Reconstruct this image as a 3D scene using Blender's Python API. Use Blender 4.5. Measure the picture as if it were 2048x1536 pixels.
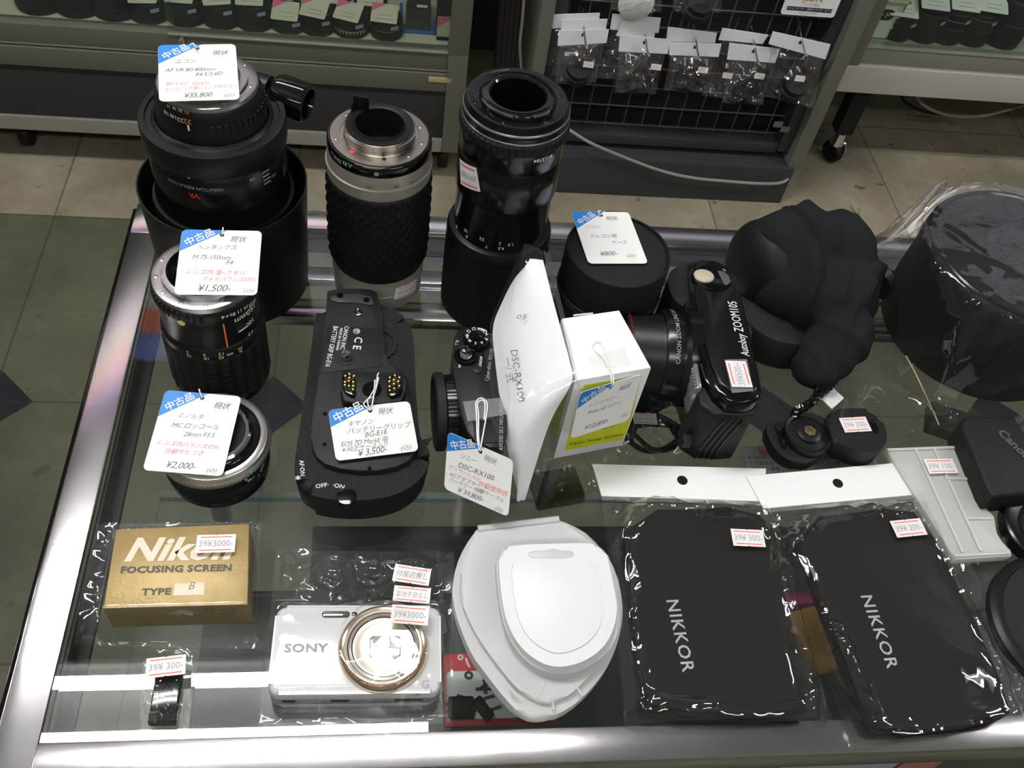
import bpy, bmesh, math, random
from mathutils import Vector, Matrix
from math import pi, sin, cos, radians
from mathutils import noise as mnoise

sc = bpy.context.scene
COL = sc.collection
for o in list(bpy.data.objects):
    bpy.data.objects.remove(o)

# ------------------------------------------------------------------ camera
GLASS = 0.805            # height of the glass counter top above the floor
CAMZ = 1.345
CR = Vector((0.99128, -0.06588, 0.11951))   # set from measured values below
PITCH, ROLL, YAW, FPX = 0.8950914, 0.1914978, -0.2168369, 1870.0
_f = Vector((-sin(YAW)*cos(PITCH), cos(YAW)*cos(PITCH), -sin(PITCH)))
_r = Vector((cos(YAW), sin(YAW), 0)); _u = _r.cross(_f)
CR = _r*cos(ROLL)+_u*sin(ROLL); CU = -_r*sin(ROLL)+_u*cos(ROLL); CF = _f
CAM = Vector((0, 0, CAMZ))
cd = bpy.data.cameras.new('camera'); cam = bpy.data.objects.new('camera', cd); COL.objects.link(cam)
cd.sensor_width = 36; cd.lens = FPX/2048*36; cd.clip_start = 0.02; cd.clip_end = 50
cam.matrix_world = Matrix(((CR.x, CU.x, -CF.x, CAM.x), (CR.y, CU.y, -CF.y, CAM.y), (CR.z, CU.z, -CF.z, CAM.z), (0, 0, 0, 1)))
sc.camera = cam

def at(u, v, h=0.0):
    """world point at height h above the glass that the photo shows at pixel u, v"""
    d = CR*((u-1024)/FPX)-CU*((v-768)/FPX)+CF
    t = (GLASS+h-CAMZ)/d.z
    return CAM+d*t
def fl(u, v, z=0.0):
    return at(u, v, z-GLASS)
def on_y(u, v, y):
    d = CR*((u-1024)/FPX)-CU*((v-768)/FPX)+CF
    return CAM+d*(y/d.y)

# ------------------------------------------------------------------ view, world
sc.view_settings.view_transform = 'Standard'
sc.view_settings.look = 'None'
sc.view_settings.gamma = 1
sc.view_settings.use_curve_mapping = False
sc.view_settings.exposure = 0.0
sc.cycles.transparent_max_bounces = 32
sc.cycles.max_bounces = 8
w = bpy.data.worlds.new('world'); sc.world = w; w.use_nodes = True
w.node_tree.nodes['Background'].inputs[0].default_value = (0.9, 0.95, 1, 1)
w.node_tree.nodes['Background'].inputs[1].default_value = 0.05
TUBE = 108.0              # brightness of the fluorescent tubes
LIGHTS = [(-0.47, 0.766, 1.0), (-0.5, -1.0, .5), (1.3, -1.0, .5), (2.27, 0.766, .8), (-2.6, 0.8, .6)]

# ------------------------------------------------------------------ materials
def new_mat(name):
    m = bpy.data.materials.new(name); m.use_nodes = True
    return m, m.node_tree.nodes, m.node_tree.links
def mat(name, col, rough=0.5, metal=0.0, spec=0.5, bump=None, var=None, coat=0.0, aniso=0.0, trans=0.0, alpha=1.0, sub=0.0):
    """bump=(scale, strength, kind)  var=(scale, colour2, amount)"""
    m, N, L = new_mat(name); p = N['Principled BSDF']
    p.inputs['Base Color'].default_value = (*col, 1); p.inputs['Roughness'].default_value = rough
    p.inputs['Metallic'].default_value = metal; p.inputs['Specular IOR Level'].default_value = spec
    p.inputs['Coat Weight'].default_value = coat; p.inputs['Coat Roughness'].default_value = 0.08
    p.inputs['Anisotropic'].default_value = aniso
    p.inputs['Transmission Weight'].default_value = trans; p.inputs['Alpha'].default_value = alpha
    if sub: p.inputs['Subsurface Weight'].default_value = sub; p.inputs['Subsurface Scale'].default_value = 0.004
    tc = N.new('ShaderNodeTexCoord')
    if var:
        n = N.new('ShaderNodeTexNoise'); n.inputs['Scale'].default_value = var[0]; n.inputs['Detail'].default_value = 5
        L.new(tc.outputs['Object'], n.inputs['Vector'])
        mr = N.new('ShaderNodeMapRange'); mr.inputs[1].default_value = .3; mr.inputs[2].default_value = .7
        mr.inputs[4].default_value = var[2]; L.new(n.outputs['Fac'], mr.inputs[0])
        mx = N.new('ShaderNodeMix'); mx.data_type = 'RGBA'; mx.inputs[6].default_value = (*col, 1); mx.inputs[7].default_value = (*var[1], 1)
        L.new(mr.outputs[0], mx.inputs[0]); L.new(mx.outputs[2], p.inputs['Base Color'])
    if bump:
        if bump[2] == 'v':
            n = N.new('ShaderNodeTexVoronoi'); out = n.outputs['Distance']
        else:
            n = N.new('ShaderNodeTexNoise'); n.inputs['Detail'].default_value = 4; out = n.outputs['Fac']
        n.inputs['Scale'].default_value = bump[0]; L.new(tc.outputs['Object'], n.inputs['Vector'])
        if len(bump) > 3:
            mp = N.new('ShaderNodeMapping'); mp.inputs['Scale'].default_value = bump[3]
            L.new(tc.outputs['Object'], mp.inputs[0]); L.new(mp.outputs[0], n.inputs['Vector'])
        b = N.new('ShaderNodeBump'); b.inputs['Strength'].default_value = bump[1]; b.inputs['Distance'].default_value = 0.0006
        L.new(out, b.inputs['Height']); L.new(b.outputs[0], p.inputs['Normal'])
    return m
def film_mat(name, tint=(1, 1, 1), rough=0.04, ior=1.5, haze=0.02, bump=(60, .25), hazecol=(.9, .9, .92)):
    """thin clear film: lets light through, mirrors by Fresnel, slightly milky"""
    m, N, L = new_mat(name); N.remove(N['Principled BSDF']); out = N['Material Output']
    t = N.new('ShaderNodeBsdfTransparent'); t.inputs[0].default_value = (*tint, 1)
    d = N.new('ShaderNodeBsdfDiffuse'); d.inputs[0].default_value = (*hazecol, 1)
    g = N.new('ShaderNodeBsdfGlossy'); g.inputs['Roughness'].default_value = rough
    fr = N.new('ShaderNodeFresnel')
    gm = N.new('ShaderNodeNewGeometry'); io = N.new('ShaderNodeMapRange')      # same mirror strength on both faces of the sheet
    io.inputs[3].default_value = ior; io.inputs[4].default_value = 1/ior
    L.new(gm.outputs['Backfacing'], io.inputs[0]); L.new(io.outputs[0], fr.inputs[0])
    m1 = N.new('ShaderNodeMixShader'); m1.inputs[0].default_value = haze
    m2 = N.new('ShaderNodeMixShader')
    L.new(t.outputs[0], m1.inputs[1]); L.new(d.outputs[0], m1.inputs[2])
    L.new(fr.outputs[0], m2.inputs[0]); L.new(m1.outputs[0], m2.inputs[1]); L.new(g.outputs[0], m2.inputs[2])
    L.new(m2.outputs[0], out.inputs[0])
    if bump:
        tc = N.new('ShaderNodeTexCoord'); n = N.new('ShaderNodeTexNoise'); n.inputs['Scale'].default_value = bump[0]
        n.inputs['Detail'].default_value = 2
        b = N.new('ShaderNodeBump'); b.inputs['Strength'].default_value = bump[1]; b.inputs['Distance'].default_value = 0.002
        L.new(tc.outputs['Object'], n.inputs[0]); L.new(n.outputs[0], b.inputs['Height'])
        L.new(b.outputs[0], g.inputs['Normal']); L.new(b.outputs[0], fr.inputs['Normal'])
    return m
def emis(name, col, s):
    m, N, L = new_mat(name); N.remove(N['Principled BSDF'])
    e = N.new('ShaderNodeEmission'); e.inputs[0].default_value = (*col, 1); e.inputs[1].default_value = s
    L.new(e.outputs[0], N['Material Output'].inputs[0]); return m
def g3(v): return (v, v, v*1.02)

M = {}
M['black'] = mat('matte black lacquer', g3(.007), .38, spec=.3, bump=(900, .12, 'n'))
M['satin'] = mat('satin black barrel', g3(.005), .22, spec=.45)
M['gloss'] = mat('gloss black', g3(.004), .1, spec=.5)
M['dull'] = mat('dull black plastic', g3(.013), .55, spec=.25, bump=(1500, .25, 'n'))
M['rubber'] = mat('black rubber', g3(.0075), .55, spec=.28, bump=(1200, .2, 'n'))
M['leather'] = mat('grained rubber skin', g3(.006), .5, spec=.3, bump=(1700, .5, 'v'))
M['greyplastic'] = mat('dark grey moulded plastic', g3(.014), .45, spec=.25, bump=(1800, .3, 'n'))
M['steelring'] = mat('polished mount steel', (.5, .495, .49), .32, 1, bump=(400, .15, 'n'))
M['chrome'] = mat('chrome', (.75, .75, .77), .09, 1)
M['champagne'] = mat('champagne silver paint', (.36, .34, .295), .32, .35, bump=(1500, .15, 'n'))
M['silver'] = mat('matte silver', (.62, .61, .58), .3, .9)
M['brass'] = mat('gold contact', (.9, .62, .2), .25, 1)
M['lensglass'] = mat('coated rear glass', (.012, .006, .014), .04, spec=.9, coat=1)
M['wht'] = mat('white ink', (.72, .72, .7), .6)
M['dimwht'] = mat('worn grey ink', (.28, .28, .28), .6)
M['orange'] = mat('orange ink', (.8, .22, .04), .6)
M['red'] = mat('red ink', (.75, .05, .03), .6)
M['green'] = mat('green ink', (.05, .55, .15), .6)
M['yellow'] = mat('yellow ink', (.7, .62, .2), .6)
M['inkred'] = mat('red pen ink', (.8, .1, .12), .6)
M['ink'] = mat('black pen ink', (.07, .07, .08), .6)
M['inkgrey'] = mat('grey stamped ink', (.33, .33, .35), .6)
M['tag'] = mat('white card', (.8, .79, .78), .55)
M['paper'] = mat('white label paper', (.74, .73, .73), .5)
M['blue'] = mat('blue print', (.01, .2, .62), .5)
M['stickred'] = mat('red line print', (.85, .1, .06), .5)
M['thread'] = mat('white thread', (.8, .8, .78), .7)
M['film'] = film_mat('clear cellophane', rough=.012, ior=1.75, haze=.004, bump=None)
M['filmsoft'] = film_mat('clear polythene', rough=.04, ior=1.6, haze=.012, bump=(70, .2))
M['filmhang'] = film_mat('clear hanging bag', rough=.05, ior=1.7, haze=.02, bump=(60, .35))
M['filmedge'] = film_mat('sealed film edge', rough=.12, haze=.16, bump=(300, .5))
M['tape'] = film_mat('clear tape', rough=.15, haze=.1, bump=None)
M['glass'] = film_mat('glass sheet', tint=(.93, .955, .94), rough=.004, ior=1.5, haze=.003, bump=None)
M['shelfglass'] = film_mat('inner shelf glass', tint=(.93, .955, .94), rough=.45, ior=1.4, haze=.006, bump=None)
M['pane'] = film_mat('cabinet glass', tint=(.9, .95, .91), rough=.01, ior=1.5, haze=.01, bump=None)
M['frost'] = mat('frosted polypropylene', (.62, .63, .62), .34, spec=.4, alpha=.74)
M['frosttop'] = mat('milky white polypropylene', (.80, .81, .81), .3, spec=.4, alpha=.86)
M['frostlid'] = mat('frosted polypropylene lid', (.74, .745, .735), .28, spec=.4, alpha=.62)
M['frostclear'] = mat('thin frosted plastic', (.56, .57, .54), .35, spec=.35, alpha=.72)
M['cloth'] = mat('black wool cloth', (.011, .015, .015), .9, spec=.15, bump=(1600, .8, 'n'))
M['nylon'] = mat('ribbed black nylon', g3(.01), .7, spec=.25, bump=(700, .9, 'n'))
M['pouch'] = mat('black knit pouch cloth', (.011, .0105, .0095), .8, spec=.2, bump=(1500, .6, 'n'))
M['leatherette'] = mat('smooth black leatherette', g3(.0065), .5, spec=.3, bump=(1100, .35, 'v'))
M['gold'] = mat('gold card', (.40, .29, .105), .4, .25, bump=(500, .3, 'n'), var=(90, (.33, .235, .08), 1))
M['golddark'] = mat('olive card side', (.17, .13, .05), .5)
M['cream'] = mat('cream print', (.76, .7, .55), .5)
M['darkink'] = mat('dark brown print', (.05, .045, .03), .5)
M['cambody'] = mat('pearl white plastic', (.62, .62, .62), .2, spec=.5, coat=.3)
M['camsilver'] = mat('champagne gold ring', (.72, .58, .44), .22, .95, aniso=.3)
M['camring'] = mat('pale champagne metal', (.66, .60, .52), .34, .75)
M['boxwhite'] = mat('white carton', (.83, .83, .84), .5)
M['lime'] = mat('lime print', (.55, .62, .01), .45)
M['beige'] = mat('beige button', (.47, .42, .31), .4)
M['cabgrey'] = mat('grey green anodised aluminium', (.19, .185, .15), .36, .45, bump=(60, .1, 'n', (.05, 1, 1)))
M['cabpale'] = mat('pale anodised aluminium', (.37, .36, .31), .3, .45, bump=(60, .1, 'n', (.05, 1, 1)))
M['cabpanel'] = mat('charcoal laminate', (.036, .034, .034), .65, spec=.25, bump=(700, .3, 'n'))
M['cablit'] = mat('lit satin aluminium', (.62, .60, .56), .35, .3, bump=(60, .1, 'n', (.05, 1, 1)))  # skirt colour raised to carry the stronger light on the right showcase
M['post'] = mat('grey green painted post', (.16, .16, .132), .5)
M['baseboard'] = mat('dark slate laminate', (.036, .038, .043), .5)
M['backboard'] = mat('near black backing', (.008, .009, .009), .8)
M['wire'] = mat('dark coated wire', (.075, .08, .085), .4)
M['hook'] = mat('bright hook wire', (.6, .6, .6), .25, 1)
M['shelfcream'] = mat('cream shelf board', (.5, .47, .38), .6)
M['cardpink'] = mat('pink print', (.7, .12, .25), .5)
M['oldcard'] = mat('yellowish card', (.55, .52, .42), .6)
M['cable'] = mat('grey cable', (.26, .26, .24), .5)
M['basket'] = mat('cream plastic', (.62, .58, .47), .5)
M['signred'] = mat('red sign print', (.62, .03, .05), .4)
M['signwhite'] = mat('white sign print', (.88, .89, .88), .35)
M['tube'] = emis('lit fluorescent tube', (1, .985, .97), TUBE)
M['tray'] = mat('grey enamel tray', (.16, .16, .16), .5)

def steel_mat():
    m, N, L = new_mat('brushed steel edge'); p = N['Principled BSDF']
    p.inputs['Metallic'].default_value = 1; p.inputs['Base Color'].default_value = (.72, .70, .71, 1)
    tc = N.new('ShaderNodeTexCoord')
    def noise(sx, sy, scale, det=3):
        mp = N.new('ShaderNodeMapping'); mp.inputs['Scale'].default_value = (sx, sy, 1)
        n = N.new('ShaderNodeTexNoise'); n.inputs['Scale'].default_value = scale; n.inputs['Detail'].default_value = det
        L.new(tc.outputs['Object'], mp.inputs[0]); L.new(mp.outputs[0], n.inputs[0]); return n.outputs[0]
    a = noise(1, 1, 30, 4); b = noise(.3, 9, 300, 2)
    mr = N.new('ShaderNodeMapRange'); mr.inputs[3].default_value = .15; mr.inputs[4].default_value = .21
    L.new(a, mr.inputs[0]); L.new(mr.outputs[0], p.inputs['Roughness'])
    # fine scratches
    v = N.new('ShaderNodeTexVoronoi'); v.feature = 'DISTANCE_TO_EDGE'; v.inputs['Scale'].default_value = 38; v.inputs['Randomness'].default_value = 1
    mv = N.new('ShaderNodeMapping'); mv.inputs['Scale'].default_value = (.35, 1, 1); mv.inputs['Rotation'].default_value = (0, 0, .7)
    L.new(tc.outputs['Object'], mv.inputs[0]); L.new(mv.outputs[0], v.inputs[0])
    r = N.new('ShaderNodeMapRange'); r.inputs[1].default_value = .0; r.inputs[2].default_value = .006; r.inputs[3].default_value = .35; r.inputs[4].default_value = 0; L.new(v.outputs[0], r.inputs[0])
    ad = N.new('ShaderNodeMath'); ad.operation = 'ADD'; L.new(b, ad.inputs[0]); L.new(r.outputs[0], ad.inputs[1])
    bp = N.new('ShaderNodeBump'); bp.inputs['Strength'].default_value = .10; bp.inputs['Distance'].default_value = .0001
    L.new(ad.outputs[0], bp.inputs['Height']); L.new(bp.outputs[0], p.inputs['Normal'])
    return m
M['steel'] = steel_mat()

TS = 0.457   # floor tile pitch
def floor_mat():
    m, N, L = new_mat('worn vinyl tile'); p = N['Principled BSDF']
    tc = N.new('ShaderNodeTexCoord'); sx = N.new('ShaderNodeSeparateXYZ'); L.new(tc.outputs['Object'], sx.inputs[0])
    def math_(op, a, b=None, c=None):
        n = N.new('ShaderNodeMath'); n.operation = op
        for i, v in enumerate((a, b, c)):
            if v is None: continue
            if isinstance(v, (int, float)): n.inputs[i].default_value = v
            else: L.new(v, n.inputs[i])
        return n.outputs[0]
    def mix(f, a, b):
        n = N.new('ShaderNodeMix'); n.data_type = 'RGBA'
        for i, v in ((0, f), (6, a), (7, b)):
            if isinstance(v, tuple): n.inputs[i].default_value = (*v, 1)
            elif isinstance(v, (int, float)): n.inputs[i].default_value = v
            else: L.new(v, n.inputs[i])
        return n.outputs[2]
    def noise(s, d=5, vec=None):
        n = N.new('ShaderNodeTexNoise'); n.inputs['Scale'].default_value = s; n.inputs['Detail'].default_value = d
        L.new(vec or tc.outputs['Object'], n.inputs[0]); return n.outputs[0]
    X = math_('ADD', sx.outputs[0], .6535+8*TS); Y = math_('ADD', sx.outputs[1], -1.45+10*TS)
    fx = math_('DIVIDE', X, TS); fy = math_('DIVIDE', Y, TS)
    ix = math_('FLOOR', fx); iy = math_('FLOOR', fy)
    rx = math_('FRACT', fx); ry = math_('FRACT', fy)
    cb = N.new('ShaderNodeCombineXYZ'); L.new(ix, cb.inputs[0]); L.new(iy, cb.inputs[1])
    wn = N.new('ShaderNodeTexWhiteNoise'); L.new(cb.outputs[0], wn.inputs[0])
    big = noise(3, 6); fine = noise(40, 5); blot = noise(9, 3)
    greenish = mix(wn.outputs[0], (.10, .112, .068), (.135, .122, .085))
    beige = mix(wn.outputs[0], (.30, .262, .185), (.345, .305, .22))
    isb = math_('GREATER_THAN', sx.outputs[1], 1.4505)
    col = mix(isb, greenish, beige)
    # worn pale patches by the fixtures
    wp = N.new('ShaderNodeMapRange'); wp.inputs[1].default_value = .52; wp.inputs[2].default_value = .6; L.new(blot, wp.inputs[0])
    wp2 = math_('MULTIPLY', wp.outputs[0], math_('MULTIPLY', isb, .45)); col = mix(wp2, col, (.36, .34, .27))
    dk = N.new('ShaderNodeMapRange'); dk.inputs[1].default_value = .35; dk.inputs[2].default_value = .65; dk.inputs[3].default_value = .55; dk.inputs[4].default_value = 1.05
    L.new(big, dk.inputs[0])
    f2 = N.new('ShaderNodeMapRange'); f2.inputs[3].default_value = .8; f2.inputs[4].default_value = 1.2; L.new(fine, f2.inputs[0])
    mul = math_('MULTIPLY', dk.outputs[0], f2.outputs[0])
    vm = N.new('ShaderNodeVectorMath'); vm.operation = 'SCALE'; L.new(col, vm.inputs[0]); L.new(mul, vm.inputs[3]); col = vm.outputs[0]
    # black diamond insets at the tile corners of the green field
    ax = math_('ABSOLUTE', math_('SUBTRACT', math_('FRACT', math_('DIVIDE', math_('ADD', sx.outputs[0], .6535+.0+8*2*TS+0.0), TS)), .5))
    ex = math_('SUBTRACT', .5, ax)
    ay = math_('ABSOLUTE', math_('SUBTRACT', ry, .5)); ey = math_('SUBTRACT', .5, ay)
    dist = math_('ADD', ex, ey)
    dm = math_('LESS_THAN', dist, .145)
    yes = math_('MULTIPLY', dm, math_('MULTIPLY', math_('LESS_THAN', sx.outputs[1], 1.3), math_('GREATER_THAN', sx.outputs[1], .8)))
    col = mix(yes, col, (.016, .017, .024))
    st = N.new('ShaderNodeMapRange'); st.inputs[1].default_value = .66; st.inputs[2].default_value = .7; L.new(noise(23, 4), st.inputs[0]); col = mix(math_('MULTIPLY', st.outputs[0], .7), col, (.06, .055, .04))
    # joints
    j = math_('MINIMUM', math_('MINIMUM', rx, math_('SUBTRACT', 1, rx)), math_('MINIMUM', ry, math_('SUBTRACT', 1, ry)))
    jl = math_('LESS_THAN', j, .004); col = mix(math_('MULTIPLY', jl, .6), col, (.03, .03, .022))
    L.new(col, p.inputs['Base Color']); p.inputs['Roughness'].default_value = .42; p.inputs['Specular IOR Level'].default_value = .35
    bp = N.new('ShaderNodeBump'); bp.inputs['Strength'].default_value = .3; bp.inputs['Distance'].default_value = .001
    L.new(fine, bp.inputs['Height']); L.new(bp.outputs[0], p.inputs['Normal'])
    return m
M['floor'] = floor_mat()
M['ceiling'] = mat('grey ceiling board', (.5, .5, .49), .8)
M['wall'] = mat('shop wall paint', (.33, .31, .26), .8, var=(3, (.27, .25, .2), 1))

# ------------------------------------------------------------------ geometry helpers
def tf(bm, T):
    bmesh.ops.transform(bm, matrix=T, verts=bm.verts); return bm
def TR(x=0, y=0, z=0, rz=0, rx=0, ry=0):
    return Matrix.Translation((x, y, z)) @ Matrix.Rotation(rz, 4, 'Z') @ Matrix.Rotation(ry, 4, 'Y') @ Matrix.Rotation(rx, 4, 'X')
def join(*bms):
    a = bms[0]
    for b in bms[1:]:
        me = bpy.data.meshes.new('tmp'); b.to_mesh(me); a.from_mesh(me); bpy.data.meshes.remove(me); b.free()
    return a
def box(sx, sy, sz, c=(0, 0, 0), bev=0.0, seg=2):
    """box centred at c"""
    bm = bmesh.new(); bmesh.ops.create_cube(bm, size=1)
    bmesh.ops.scale(bm, vec=(sx, sy, sz), verts=bm.verts)
    if bev: bmesh.ops.bevel(bm, geom=bm.edges[:], offset=bev, segments=seg, affect='EDGES', profile=.6)
    bmesh.ops.translate(bm, vec=c, verts=bm.verts); return bm
def box2(a, b, bev=0.0):
    return box(b[0]-a[0], b[1]-a[1], b[2]-a[2], ((a[0]+b[0])/2, (a[1]+b[1])/2, (a[2]+b[2])/2), bev)
def lathe(prof, seg=72, c=(0, 0, 0), fn=None, caps=True):
    """revolve (radius, z) pairs; fn(theta, i) adds to the radius"""
    bm = bmesh.new(); rings = []
    for i, (r, z) in enumerate(prof):
        ring = []
        if r < 1e-7: ring = [bm.verts.new((c[0], c[1], c[2]+z))]*seg
        else:
            for k in range(seg):
                t = 2*pi*k/seg; rr = r+(fn(k, i) if fn else 0)
                ring.append(bm.verts.new((c[0]+rr*cos(t), c[1]+rr*sin(t), c[2]+z)))
        rings.append(ring)
    for a, b in zip(rings, rings[1:]):
        for k in range(seg):
            k2 = (k+1) % seg; q = []
            for v in (a[k], a[k2], b[k2], b[k]):
                if v not in q: q.append(v)
            if len(q) > 2:
                try: bm.faces.new(q)
                except ValueError: pass
    bmesh.ops.recalc_face_normals(bm, faces=bm.faces); return bm
def knurl_rows(r, z0, z1, rows, seg, amp, kind='rib', edge=0.0006):
    """rubber grip sleeve with real relief"""
    prof = [(r-.002, z0)]; mid = []
    for i in range(rows+1): mid.append((r, z0+(z1-z0)*i/rows))
    prof += mid; prof.append((r-.002, z1))
    n = len(prof)
    def fn(k, i):
        if i == 0 or i == n-1: return 0
        if kind == 'rib': return amp if (k % 4) < 2 else 0
        if kind == 'diamond': return amp*max(0, cos(2*pi*(k/6+i/6.0)))*.6+amp*max(0, cos(2*pi*(k/6-i/6.0)))*.6
        if kind == 'slant': return amp if ((k+i*2) % 6) < 3 else 0
        if kind == 'block': return amp if ((k % 5) < 3 and (i % 4) < 3) else 0
        if kind == 'fine': return amp if k % 2 else 0
        return 0
    return lathe(prof, seg, fn=fn)
def poly_prism(pts, z0, z1, bev=0.0, seg=2, taper=0.0):
    """extrude an outline [(x, y)] between two heights, with rounded rims"""
    bm = bmesh.new(); n = len(pts)
    area = sum(pts[i][0]*pts[(i+1) % n][1]-pts[(i+1) % n][0]*pts[i][1] for i in range(n))
    if area < 0: pts = pts[::-1]
    cx = sum(p[0] for p in pts)/n; cy = sum(p[1] for p in pts)/n
    lo = [bm.verts.new((cx+(p[0]-cx)*(1+taper), cy+(p[1]-cy)*(1+taper), z0)) for p in pts]
    hi = [bm.verts.new((p[0], p[1], z1)) for p in pts]
    bm.faces.new(lo[::-1]); top = bm.faces.new(hi)
    for i in range(n): bm.faces.new((lo[i], lo[(i+1) % n], hi[(i+1) % n], hi[i]))
    if bev:
        es = [e for e in bm.edges if abs(e.verts[0].co.z-e.verts[1].co.z) < 1e-6]
        bmesh.ops.bevel(bm, geom=es, offset=bev, segments=seg, affect='EDGES', profile=.5)
    bmesh.ops.recalc_face_normals(bm, faces=bm.faces); return bm
def smooth_poly(pts, it=2):
    """Chaikin rounding of a closed outline"""
    for _ in range(it):
        q = []
        for i in range(len(pts)):
            a, b = pts[i], pts[(i+1) % len(pts)]
            q.append(tuple(a[k]*.75+b[k]*.25 for k in range(2))); q.append(tuple(a[k]*.25+b[k]*.75 for k in range(2)))
        pts = q
    return pts
def rrect(w, h, r, n=6, cx=0, cy=0):
    p = []
    for (sx, sy, a0) in ((1, 1, 0), (-1, 1, 90), (-1, -1, 180), (1, -1, 270)):
        for k in range(n+1):
            a = radians(a0+90*k/n); p.append((cx+sx*(w/2-r)+r*cos(a), cy+sy*(h/2-r)+r*sin(a)))
    return p
def px_poly(pts, h):
    return [(lambda v: (v.x, v.y))(at(u, v, h)) for u, v in pts]
def tube(pts, r, seg=8, closed=False, sub=6, taper=None):
    """round tube through points (Catmull-Rom)"""
    P = [Vector(p) for p in pts]; Q = []
    if len(P) > 2 and sub > 1:
        n = len(P)
        for i in range(n-1 if not closed else n):
            p0 = P[i-1] if (i > 0 or closed) else P[0]; p1 = P[i]; p2 = P[(i+1) % n]; p3 = P[(i+2) % n] if (i+2 < n or closed) else P[-1]
            for k in range(sub):
                t = k/sub; Q.append(.5*((2*p1)+(p2-p0)*t+(2*p0-5*p1+4*p2-p3)*t*t+(3*p1-p0-3*p2+p3)*t*t*t))
        if not closed: Q.append(P[-1])
    else: Q = P
    bm = bmesh.new(); rings = []; up = Vector((0, 0, 1))
    for i, q in enumerate(Q):
        a = Q[i-1] if (i > 0 or closed) else q; b = Q[(i+1) % len(Q)] if (i+1 < len(Q) or closed) else q
        d = (b-a).normalized() if (b-a).length > 1e-9 else Vector((1, 0, 0))
        s = d.cross(up)
        if s.length < 1e-3: s = d.cross(Vector((0, 1, 0)))
        s.normalize(); t = s.cross(d); rr = r if taper is None else r*(1+(taper-1)*i/max(1, len(Q)-1))
        rings.append([bm.verts.new(q+s*rr*cos(2*pi*k/seg)+t*rr*sin(2*pi*k/seg)) for k in range(seg)])
    m = len(rings)
    for i in range(m if closed else m-1):
        a, b = rings[i], rings[(i+1) % m]
        for k in range(seg): bm.faces.new((a[k], a[(k+1) % seg], b[(k+1) % seg], b[k]))
    if not closed: bm.faces.new(rings[0][::-1]); bm.faces.new(rings[-1])
    bmesh.ops.recalc_face_normals(bm, faces=bm.faces); return bm
_tn = [0]
def text_bm(s, size, align='LEFT', bold=0.0, ext=0.0, shear=0.0, spacing=1.0, flat=True):
    c = bpy.data.curves.new('t', 'FONT'); c.body = s; c.size = size; c.align_x = align; c.offset = bold; c.extrude = ext
    c.shear = shear; c.space_character = spacing; c.resolution_u = 2
    o = bpy.data.objects.new('t', c); COL.objects.link(o); dg = bpy.context.evaluated_depsgraph_get()
    me = bpy.data.meshes.new_from_object(o.evaluated_get(dg)); bm = bmesh.new(); bm.from_mesh(me)
    bpy.data.objects.remove(o); bpy.data.meshes.remove(me); bpy.data.curves.remove(c); return bm
def wrap(bm, r, z, ang, flip=True, cone=0.0):
    """wrap flat text round a barrel of radius r, centred at angle ang; flip = upside down"""
    xs = [v.co.x for v in bm.verts]; ys = [v.co.y for v in bm.verts]
    if not xs: return bm
    cx = (min(xs)+max(xs))/2; cy = (min(ys)+max(ys))/2
    for v in bm.verts:
        x, y, e = v.co.x-cx, v.co.y-cy, v.co.z
        if flip: x, y = -x, -y
        a = ang+x/r; rr = r+.00025+e+cone*y
        v.co = (rr*cos(a), rr*sin(a), z+y)
    return bm

WM = {}
def W(o): return WM.get(o.name, Matrix.Identity(4))
def empty(name, label, cat, loc=(0, 0, 0), rz=0.0, group=None, M4=None):
    o = bpy.data.objects.new(name, None); COL.objects.link(o); o.empty_display_size = .02
    m = M4 if M4 is not None else TR(*loc, rz=rz)
    o.matrix_world = m; WM[o.name] = m.copy()
    o['label'] = label; o['category'] = cat
    if group: o['group'] = group
    return o
def obj(name, bm, m, parent=None, world=False, smooth=True, label=None, ang=40, T=None):
    """link a mesh; geometry is in the parent's frame unless world=True"""
    if T is not None: tf(bm, T)
    if world and parent is not None: tf(bm, W(parent).inverted())
    me = bpy.data.meshes.new(name); bm.to_mesh(me); bm.free()
    o = bpy.data.objects.new(name, me); COL.objects.link(o)
    for mm in (m if isinstance(m, (list, tuple)) else [m]): me.materials.append(M[mm] if isinstance(mm, str) else mm)
    if smooth and me.polygons:
        me.polygons.foreach_set('use_smooth', [True]*len(me.polygons))
        me.set_sharp_from_angle(angle=radians(ang))
    if parent is not None: o.parent = parent; WM[o.name] = W(parent).copy()
    if label: o['label'] = label
    return o
def tag(o, label, cat, group=None):
    o['label'] = label; o['category'] = cat
    if group: o['group'] = group
    return o
def struct(name, bm, m, **k):
    o = obj(name, bm, m, **k); o['kind'] = 'structure'; return o
def copy_tree(o, parent=None, **kw):
    c = o.copy(); COL.objects.link(c)
    if parent is not None: c.parent = parent
    for ch in list(o.children): copy_tree(ch, c)
    for k, v in kw.items(): c[k] = v
    return c
def place(o, m4): o.matrix_world = m4; WM[o.name] = m4.copy()

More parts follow.
